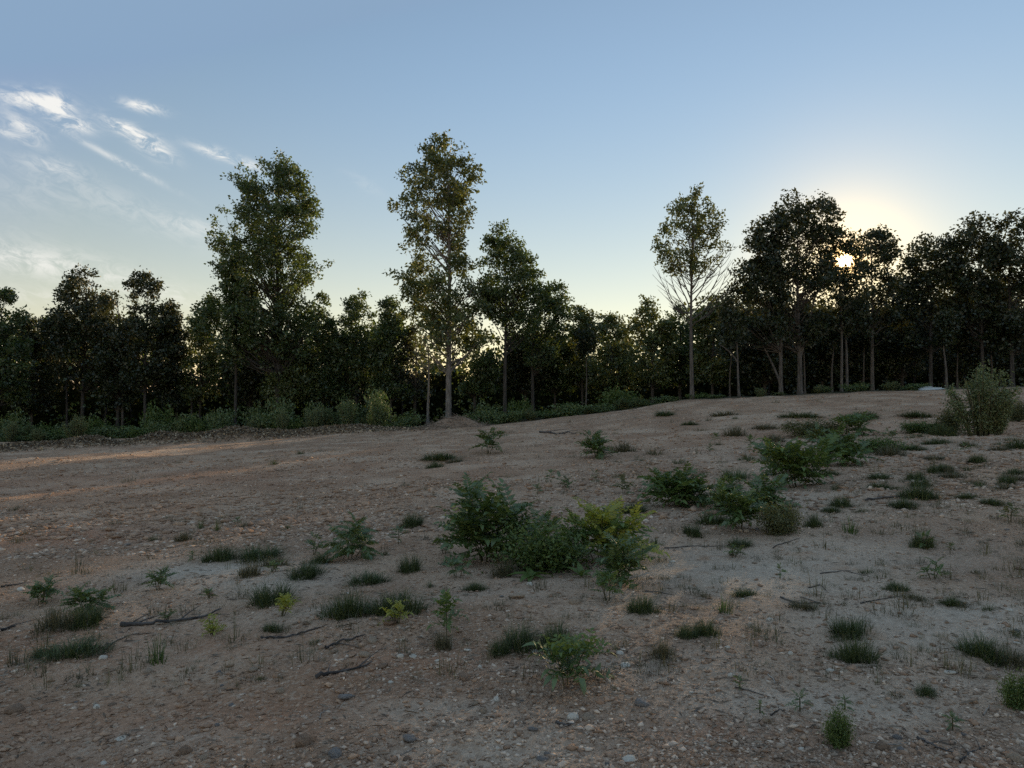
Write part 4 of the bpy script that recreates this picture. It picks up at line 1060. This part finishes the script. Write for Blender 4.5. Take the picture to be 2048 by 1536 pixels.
tuft(545, 1210, 96, 62, MOUND[0], 'round dark grass mound behind the bright yellow-green plant')
tuft(697, 1243, 108, 66, MOUND[1], 'left one of the twin dark grass mounds')
tuft(793, 1241, 100, 62, MOUND[2], 'right one of the twin dark grass mounds')
tuft(315, 1324, 56, 46, SPIKE[0], 'bright spiky grass clump near the left edge of the stony ground')
tuft(1447, 1227, 48, 36, SPIKE[1], 'spiky bright green tuft in the middle of the right half')
tuft(1470, 955, 84, 38, OLIVE[1], 'bright green grass hummock behind the long thicket')
TL = [(500, 1158, 58, 32), (612, 1158, 80, 36), (440, 1116, 62, 32), (520, 1113, 98, 32), (550, 1134, 62, 28), (640, 1123, 42, 26), (825, 1049, 54, 28), (735, 1168, 84, 30), (885, 1305, 46, 44), (1285, 1234, 64, 38), (1375, 1288, 50, 34), (1412, 1285, 52, 40),
      (1325, 1324, 52, 46), (1710, 1314, 80, 46), (1695, 1266, 80, 38), (1965, 1310, 90, 52), (2020, 1322, 80, 44), (1385, 1064, 48, 24), (1628, 1046, 42, 30), (1308, 905, 34, 20), (1246, 902, 58, 26), (1358, 926, 34, 16), (1280, 921, 32, 14), (880, 921, 72, 20),
      (912, 923, 40, 16), (870, 935, 38, 14), (548, 931, 24, 16), (600, 911, 20, 10), (1780, 914, 76, 30), (1875, 891, 54, 16), (1935, 893, 44, 16), (1830, 967, 40, 24), (1760, 964, 52, 14), (1670, 982, 22, 20), (1955, 927, 46, 20), (2030, 952, 44, 18), (1958, 976, 34, 16),
      (1845, 1087, 46, 30), (1792, 1171, 42, 22), (1732, 1132, 32, 16), (1905, 1202, 44, 20), (1980, 1216, 28, 18), (1852, 1386, 46, 28), (1410, 1197, 28, 18), (120, 1258, 84, 46), (175, 1250, 80, 48), (32, 1020, 28, 12), (310, 1082, 32, 18), (366, 1084, 38, 20), (487, 1056, 30, 20),
      (150, 1312, 110, 30), (90, 1310, 60, 26), (545, 1264, 42, 18), (630, 1292, 32, 16), (820, 1142, 56, 36), (950, 1188, 44, 22), (1010, 1152, 70, 34), (1040, 1300, 90, 52), (1110, 1305, 90, 56), (1000, 1312, 56, 38), (1605, 1217, 60, 26), (1790, 1390, 34, 20), (1230, 1312, 22, 20),
      (1700, 1060, 38, 26), (400, 1056, 22, 20), (435, 1062, 18, 24), (880, 1080, 30, 18), (1430, 1042, 70, 26), (1480, 1085, 60, 22), (1905, 960, 60, 14), (1660, 955, 40, 14), (1700, 900, 60, 18), (1550, 885, 50, 16), (1620, 915, 40, 14), (1890, 940, 40, 12), (2000, 905, 50, 14),
      (1820, 900, 60, 14), (1500, 925, 34, 12), (1590, 1010, 30, 14), (1985, 1010, 50, 14), (1935, 1000, 40, 12), (2010, 985, 40, 14), (1850, 1000, 40, 12), (1790, 985, 30, 10), (1310, 1085, 34, 20), (1330, 1160, 30, 16), (1490, 1190, 50, 18), (1830, 1190, 46, 18), (1955, 1140, 30, 14),
      (2035, 1285, 36, 22), (1870, 925, 50, 12), (1690, 1205, 24, 12), (860, 1180, 26, 14), (575, 1060, 26, 12), (230, 1050, 30, 10), (520, 1370, 26, 16), (770, 1110, 26, 14), (1640, 1330, 20, 12), (1230, 1400, 18, 10), (160, 1370, 24, 12), (1730, 840, 60, 14), (1600, 835, 70, 14), (1450, 830, 60, 12), (1830, 835, 70, 14), (1330, 835, 50, 12), (1530, 855, 60, 14), (1380, 850, 40, 12)]
rt = random.Random(5)
for j in range(60):
    Y = 838 + 190 * rt.random() ** 1.1; X = 1230 + 818 * rt.random() ** 0.8
    if math.hypot(X - 1962, (Y - 850) * 2) < 80 or math.hypot(X - 1450, (Y - 1000) * 2) < 150: continue
    w = (18 + 50 * rt.random() ** 1.6) * (0.7 + 0.4 * (Y - 830) / 180); TL.append((int(X), int(Y), int(w), int(max(7, w * (0.25 + 0.3 * rt.random())))))
for j, (X, Y, w, h) in enumerate(TL):
    if w in (38, 22, 18) and X in (1700, 400, 435): me, kd = SPIKE[j % 2], 'small spiky grass tuft'
    elif h > 24: me, kd = MOUND[j % 3] if j % 4 else OLIVE[0], ('wide' if w > 75 else 'dense') + ' grass mound'
    elif w > 36: me, kd = OLIVE[0] if j % 3 == 0 else MOUND[j % 3], 'low flat grass tuft'
    else: me, kd = SPARSE[j % 3], 'small sparse grass tuft'
    if me is OLIVE[0]: kd = kd.replace('grass', 'brownish grass')
    tuft(X, Y, w * 1.1, h * 1.12, me, None, kd)
for (X, Y, w, h) in ((400, 1030, 12, 26), (440, 1052, 16, 30), (455, 1140, 22, 26), (540, 1160, 26, 34), (475, 1180, 14, 34), (1500, 1310, 24, 44), (1600, 1370, 16, 48), (1665, 1040, 22, 26), (1380, 1085, 16, 36), (1755, 1365, 30, 34), (1815, 1170, 24, 30), (280, 1170, 12, 30), (1860, 1250, 20, 22), (700, 1340, 18, 20), (970, 1235, 16, 18), (1495, 1470, 10, 40)):
    o = tuft(X, Y, w, h, THIN[0] if X % 2 else THIN[1], None, 'thin upright grass stalks'); o.name = 'grass_stalks'

# weeds too small to pick apart
n_w = 1700
x, y = frustum(n_w * 6, 4, 40, 0.4, 0.8)
prob = np.clip(0.25 + 0.09 * x / np.maximum(y, 1) * 8 + 1.3 * vnoise(x, y, 2.5, 91) + 0.6 * vnoise(x, y, 0.8, 92), 0, 1) * (y < edge_y(x) - 0.2)
k = rng.random(len(x)) < prob * 0.55
x, y = x[k][:2600], y[k][:2600]; zz = height(x, y)
Vs, Qs, ts, off = [], [], [], 0
tv = {}
for me in SPARSE[:2] + THIN + [MOUND[0]]:
    co = np.empty(len(me.vertices) * 3, np.float32); me.vertices.foreach_get('co', co); co = co.reshape(-1, 3)
    m_ = min(len(co), 8 * 40); tv[len(tv)] = co[:m_]
for i in range(len(x)):
    co = tv[int(rng.integers(0, 5))]; a = rng.random() * 6.283; s = (0.05 + 0.20 * rng.random() ** 2) * (1 + y[i] * 0.03); hgt_ = s * (0.35 + 0.7 * rng.random())
    c_, s_2 = math.cos(a), math.sin(a)
    v = np.stack([(co[:, 0] * c_ - co[:, 1] * s_2) * s, (co[:, 0] * s_2 + co[:, 1] * c_) * s, co[:, 2] * hgt_], -1) + np.array([x[i], y[i], zz[i]])
    nb = len(v) // 8; q0 = np.array([(0, 1, 3, 2), (2, 3, 5, 4), (4, 5, 7, 6)])
    Vs.append(v[:nb * 8]); Qs.append((q0[None] + (np.arange(nb) * 8)[:, None, None]).reshape(-1, 4) + off); off += nb * 8
    ts.append(np.full(nb * 8, np.clip(0.45 + 0.3 * rng.normal(), 0, 1)))
o = link('weeds', make_mesh('weeds', np.concatenate(Vs), [np.concatenate(Qs)], M['blade_dry'], np.concatenate(ts)))
o['kind'] = 'stuff'; o['label'] = 'sparse tiny weeds dotted over the dirt'

# ------------------------------------------------------------------ rocks that can be told apart
def rock_mesh(seed, flat):
    rg = np.random.default_rng(seed)
    t = (1 + 5 ** .5) / 2
    v = unit(np.array([(-1, t, 0), (1, t, 0), (-1, -t, 0), (1, -t, 0), (0, -1, t), (0, 1, t), (0, -1, -t), (0, 1, -t), (t, 0, -1), (t, 0, 1), (-t, 0, -1), (-t, 0, 1)], float))
    f = [(0, 11, 5), (0, 5, 1), (0, 1, 7), (0, 7, 10), (0, 10, 11), (1, 5, 9), (5, 11, 4), (11, 10, 2), (10, 7, 6), (7, 1, 8), (3, 9, 4), (3, 4, 2), (3, 2, 6), (3, 6, 8), (3, 8, 9), (4, 9, 5), (2, 4, 11), (6, 2, 10), (8, 6, 7), (9, 8, 1)]
    v = list(v); cache = {}; f2 = []
    def midp(a, b):
        k_ = (min(a, b), max(a, b))
        if k_ not in cache: cache[k_] = len(v); v.append(unit((v[a] + v[b]) / 2))
        return cache[k_]
    for a, b, c in f:
        ab, bc, ca_ = midp(a, b), midp(b, c), midp(c, a); f2 += [(a, ab, ca_), (b, bc, ab), (c, ca_, bc), (ab, bc, ca_)]
    v = np.array(v)
    for _ in range(7):                                   # cut a few flat faces
        n_ = unit(rg.normal(size=3)); d_ = 0.55 + 0.3 * rg.random(); ex = v @ n_ - d_; v = v - np.clip(ex, 0, None)[:, None] * n_ * 0.95
    v = v * np.array([1.0, 0.7 + 0.3 * rg.random(), flat]) * (1 + 0.05 * rg.normal(size=(len(v), 1)))
    return make_mesh('rock', v * 0.5, [np.array(f2)], M['rock_tan'])


ROCK = {}
_rm = [(rock_mesh(500 + j, fl)) for j, fl in enumerate((0.35, 0.55, 0.7, 0.45, 0.6, 0.3))]
for m_ in ('rock_tan', 'rock_grey', 'rock_pale', 'rock_brown'):
    ROCK[m_] = []
    for b_ in _rm:
        c_ = b_.copy(); c_.materials.clear(); c_.materials.append(M[m_]); ROCK[m_].append(c_)
WORD = {'rock_tan': 'tan', 'rock_grey': 'grey', 'rock_pale': 'pale', 'rock_brown': 'brown'}
RPOS = []


def rock(X, Y, w_px, m_, lab=None, shape=None):
    P, s = px(X, Y); w = w_px * s
    for q in RPOS:
        if math.hypot(q[0] - P[0], q[1] - P[1]) < 0.5 * (q[2] + w): return
    RPOS.append((P[0], P[1], w))
    j = shape if shape is not None else int(rng.integers(0, 6))
    o = link('rock', ROCK[m_][j]); o.location = (P[0], P[1], P[2] + w * 0.06); o.scale = (w, w * (0.8 + .4 * rng.random()), w)
    o.rotation_euler = (rng.normal() * .12, rng.normal() * .12, rng.random() * 6.28)
    if lab: tag(o, lab, 'rock', 'larger stones on the dirt')
    else: later(o, ('small ' if w_px < 15 else '') + WORD[m_] + ' ' + ('stone' if w_px < 22 else 'rock'), X, Y, 'rock', 'larger stones on the dirt')


for a in ((820, 1492, 34, 'rock_grey', 'grey flat rock in the middle of the lower edge', 0), (610, 1500, 46, 'rock_brown', 'large brown rock with a split pale face beside the bluish one', 2), (632, 1496, 26, 'rock_pale', 'split pale stone leaning on the large brown rock', 3), (670, 1524, 36, 'rock_grey', 'bluish-grey rock at the lower edge below the brown one', 4),
          (1146, 1440, 27, 'rock_pale', 'rounded white stone on a dark sliver of bark', 2), (1176, 1442, 30, 'rock_tan', 'tan stone touching the rounded white one', 0), (1283, 1422, 36, 'rock_grey', 'purplish-grey jagged stone right of the rounded white one', 1), (692, 1402, 40, 'rock_grey', 'jagged grey slab left of the broken dirt bank', 5),
          (992, 1405, 20, 'rock_pale', 'pale bluish stone standing alone between the flat rock and the broad-leaved sumac', 2), (505, 1350, 26, 'rock_tan', 'tan stone with a flat top right of the spiky grass', 3), (297, 1346, 24, 'rock_tan', 'tan stone just in front of the spiky grass', 1), (206, 1320, 18, 'rock_pale', 'white rounded stone left of the spiky grass', 2),
          (192, 1420, 18, 'rock_pale', 'small white stone alone on the brown gravel', 2), (368, 1518, 34, 'rock_brown', 'dark brown clod at the lower left edge', 2), (30, 1424, 40, 'rock_brown', 'dark clod of earth at the left edge', 4), (1660, 1345, 20, 'rock_pale', None), (1900, 1342, 26, 'rock_pale', None), (1920, 1348, 30, 'rock_tan', None), (1765, 1508, 34, 'rock_brown', 'brown boulder-like stone right of the ferny bush', 2), (1800, 1508, 24, 'rock_grey', 'bluish stone right of the brown boulder-like one', 0), (1535, 1462, 26, 'rock_tan', None), (2030, 1520, 40, 'rock_tan', None), (1258, 1528, 30, 'rock_pale', None), (1095, 1515, 20, 'rock_grey', None), (935, 1312, 18, 'rock_pale', None), (1240, 1315, 18, 'rock_pale', None), (1208, 1316, 16, 'rock_tan', None), (930, 1366, 40, 'rock_brown', 'brown stone block in the gravel left of the broad-leaved sumac', 3), (745, 1300, 28, 'rock_tan', None), (765, 1345, 26, 'rock_brown', None), (800, 1330, 16, 'rock_pale', None), (826, 1328, 16, 'rock_pale', None), (875, 1336, 14, 'rock_pale', None), (960, 1345, 12, 'rock_pale', None), (1150, 1218, 30, 'rock_tan', None), (1034, 1213, 34, 'rock_tan', None), (1060, 1180, 20, 'rock_pale', None), (780, 1265, 34, 'rock_brown', None), (730, 1326, 30, 'rock_tan', None), (560, 1390, 22, 'rock_tan', None), (1345, 1120, 16, 'rock_pale', None), (1540, 1240, 16, 'rock_pale', None), (2020, 1220, 14, 'rock_pale', None)):
    rock(*a)
placed = 0
while placed < 120:
    t_ = rng.random(); Y = 1536 - (1536 - 1010) * t_ ** 1.15; X = rng.random() * 2048
    if rng.random() > 0.35 + 0.65 * (vnoise(np.array([X]), np.array([Y * 1.5]), 170, 51)[0] + 0.5): continue
    w_ = (9 + 17 * rng.random() ** 2.2) * (0.55 + 0.45 * (Y - 900) / 600)
    rock(X, Y, w_, ('rock_tan', 'rock_tan', 'rock_pale', 'rock_brown', 'rock_grey')[int(rng.integers(0, 5))]); placed += 1

# ------------------------------------------------------------------ sticks
def stick(pts, r_px, mat, lab, twigs=0, name='stick', lift=0.5):
    G_ = [px(X, Y) for X, Y in pts]; s = G_[0][1]; r_ = max(r_px * s, 0.003)
    P = np.array([g_[0] for g_ in G_]); o0 = P[0].copy()
    t = np.linspace(0, len(P) - 1, 4 * len(P)); C = np.stack([np.interp(t, np.arange(len(P)), P[:, k_]) for k_ in range(3)], -1)
    C[:, :2] += rng.normal(size=(len(C), 2)) * r_ * 0.5
    C[:, 2] = height(C[:, 0], C[:, 1]) + r_ * 0.55 + lift * r_ * np.abs(rng.normal(size=len(C)))
    bf = Buf(); bf.add(*tube(C - o0, r_ * np.linspace(1.0, 0.35, len(C)) * (0.8 + .4 * rng.random(len(C))), 6))
    o = thing(name, lab, 'branch', tuple(o0), 'dead branches on the dirt')
    link('stem', bf.mesh('stem', M[mat], True), o)
    for j in range(twigs):
        i = int(rng.integers(2, len(C) - 2)); d = unit(C[i] - C[i - 1]); sd = np.array([-d[1], d[0], 0.15]) * (1 if rng.random() < .5 else -1)
        e = C[i] + (d * 0.8 + sd * 0.7) * r_ * (6 + 14 * rng.random()); e[2] = max(hz(e[0], e[1]) + 0.01, e[2] * 0.7 + 0.3 * hz(e[0], e[1]) + 0.02)
        tw = Buf(); tw.add(*tube(bez(C[i] - o0, (C[i] + e) / 2 - o0 + np.array([0, 0, r_]), e - o0, 5), np.linspace(r_ * .4, r_ * .12, 5), 5)); link('twig', tw.mesh('twig', M[mat], True), o)


stick([(240, 1254), (290, 1251), (340, 1243), (390, 1236), (440, 1222)], 4.2, 'deadwood', 'long dark branch lying across the dirt left of the bright plants', 4, 'branch')
stick([(212, 1300), (235, 1283), (262, 1272), (302, 1267)], 1.5, 'deadwood', 'thin curved stick in front of the long dark branch', 1)
stick([(520, 1284), (570, 1278), (610, 1270), (655, 1262)], 2.4, 'deadwood', 'dark branch with leaves caught on it, right of the long dark branch', 3, 'branch')
stick([(650, 1306), (680, 1298), (730, 1290)], 3.4, 'deadwood', 'flat dark strip of bark above the stony bank', 1)
stick([(634, 1368), (670, 1358), (745, 1342)], 4.0, 'deadwood', 'dark half-buried root along the stony bank', 2, 'branch')
stick([(640, 1452), (641, 1436), (660, 1424)], 1.4, 'palewood', 'pale forked twig standing in the gravel', 1)
stick([(800, 1520), (815, 1514), (828, 1506)], 1.6, 'palewood', 'pale twig just below the grey flat rock', 1)
stick([(1112, 1450), (1130, 1456), (1150, 1455)], 3.0, 'deadwood', 'dark sliver of bark under the rounded white stone', 0)
stick([(1560, 1190), (1590, 1200), (1640, 1202), (1600, 1190)], 1.8, 'deadwood', 'thin dark branch right of the spiky green tuft', 3, 'branch')
stick([(1618, 1166), (1640, 1158), (1655, 1172)], 1.2, 'deadwood', 'thin looped twig on the pale silt', 0)
stick([(1730, 1003), (1770, 1000), (1830, 998), (1855, 1003)], 2.2, 'deadwood', 'low dark brushwood behind the pale silt on the far slope', 4, 'branch')
stick([(1740, 1497), (1790, 1498), (1830, 1488)], 1.6, 'palewood', 'grey curved root above the brown boulder-like stone', 1)
stick([(1835, 1480), (1870, 1500), (1910, 1512)], 3.0, 'deadwood', 'dark branch slanting down near the lower right corner', 2, 'branch')
stick([(1920, 1530), (1940, 1505), (1970, 1490)], 2.4, 'deadwood', 'dark forked root at the lower right corner', 3, 'branch')
stick([(1968, 1430), (1975, 1418), (1980, 1412)], 1.6, 'palewood', 'short pale stick left of the dark ferny bush', 0)
stick([(1540, 1450), (1560, 1438), (1572, 1450)], 1.6, 'deadwood', 'bent twig left of the ferny bush', 1)
stick([(1535, 1360), (1548, 1368), (1550, 1376)], 1.5, 'palewood', 'short pale bent twig on the silt above the arched sumac', 1)
stick([(1470, 1395), (1500, 1398), (1550, 1408)], 1.5, 'deadwood', 'thin dark twig left of the small arched sumac', 1)
stick([(0, 1262), (15, 1258), (32, 1252)], 3.0, 'deadwood', 'dark curled root at the left edge', 2, 'branch')
stick([(0, 1172), (25, 1168), (50, 1164)], 1.8, 'deadwood', 'straight dark stick at the left edge behind the low sumac', 0)
stick([(1080, 868), (1110, 868), (1150, 872)], 2.0, 'deadwood', 'far dark branch on the bare dirt behind the bushy sumac', 4, 'branch')
stick([(1330, 1092), (1400, 1085), (1460, 1082)], 1.2, 'deadwood', 'thin stick in front of the long thicket', 1)
stick([(1290, 1190), (1320, 1192), (1350, 1196)], 1.3, 'deadwood', 'short stick right of the blue-green sumac', 0)
stick([(1545, 1090), (1580, 1076), (1600, 1072)], 1.2, 'deadwood', 'thin stick behind the pale silt of the right half', 0)
stick([(1640, 1135), (1700, 1130), (1740, 1140)], 1.2, 'deadwood', 'long thin stick across the pale silt', 1)
stick([(1720, 1205), (1760, 1196), (1800, 1185)], 1.3, 'deadwood', 'thin stick leaning toward the grass clumps of the far silt', 0)
settle_labels()
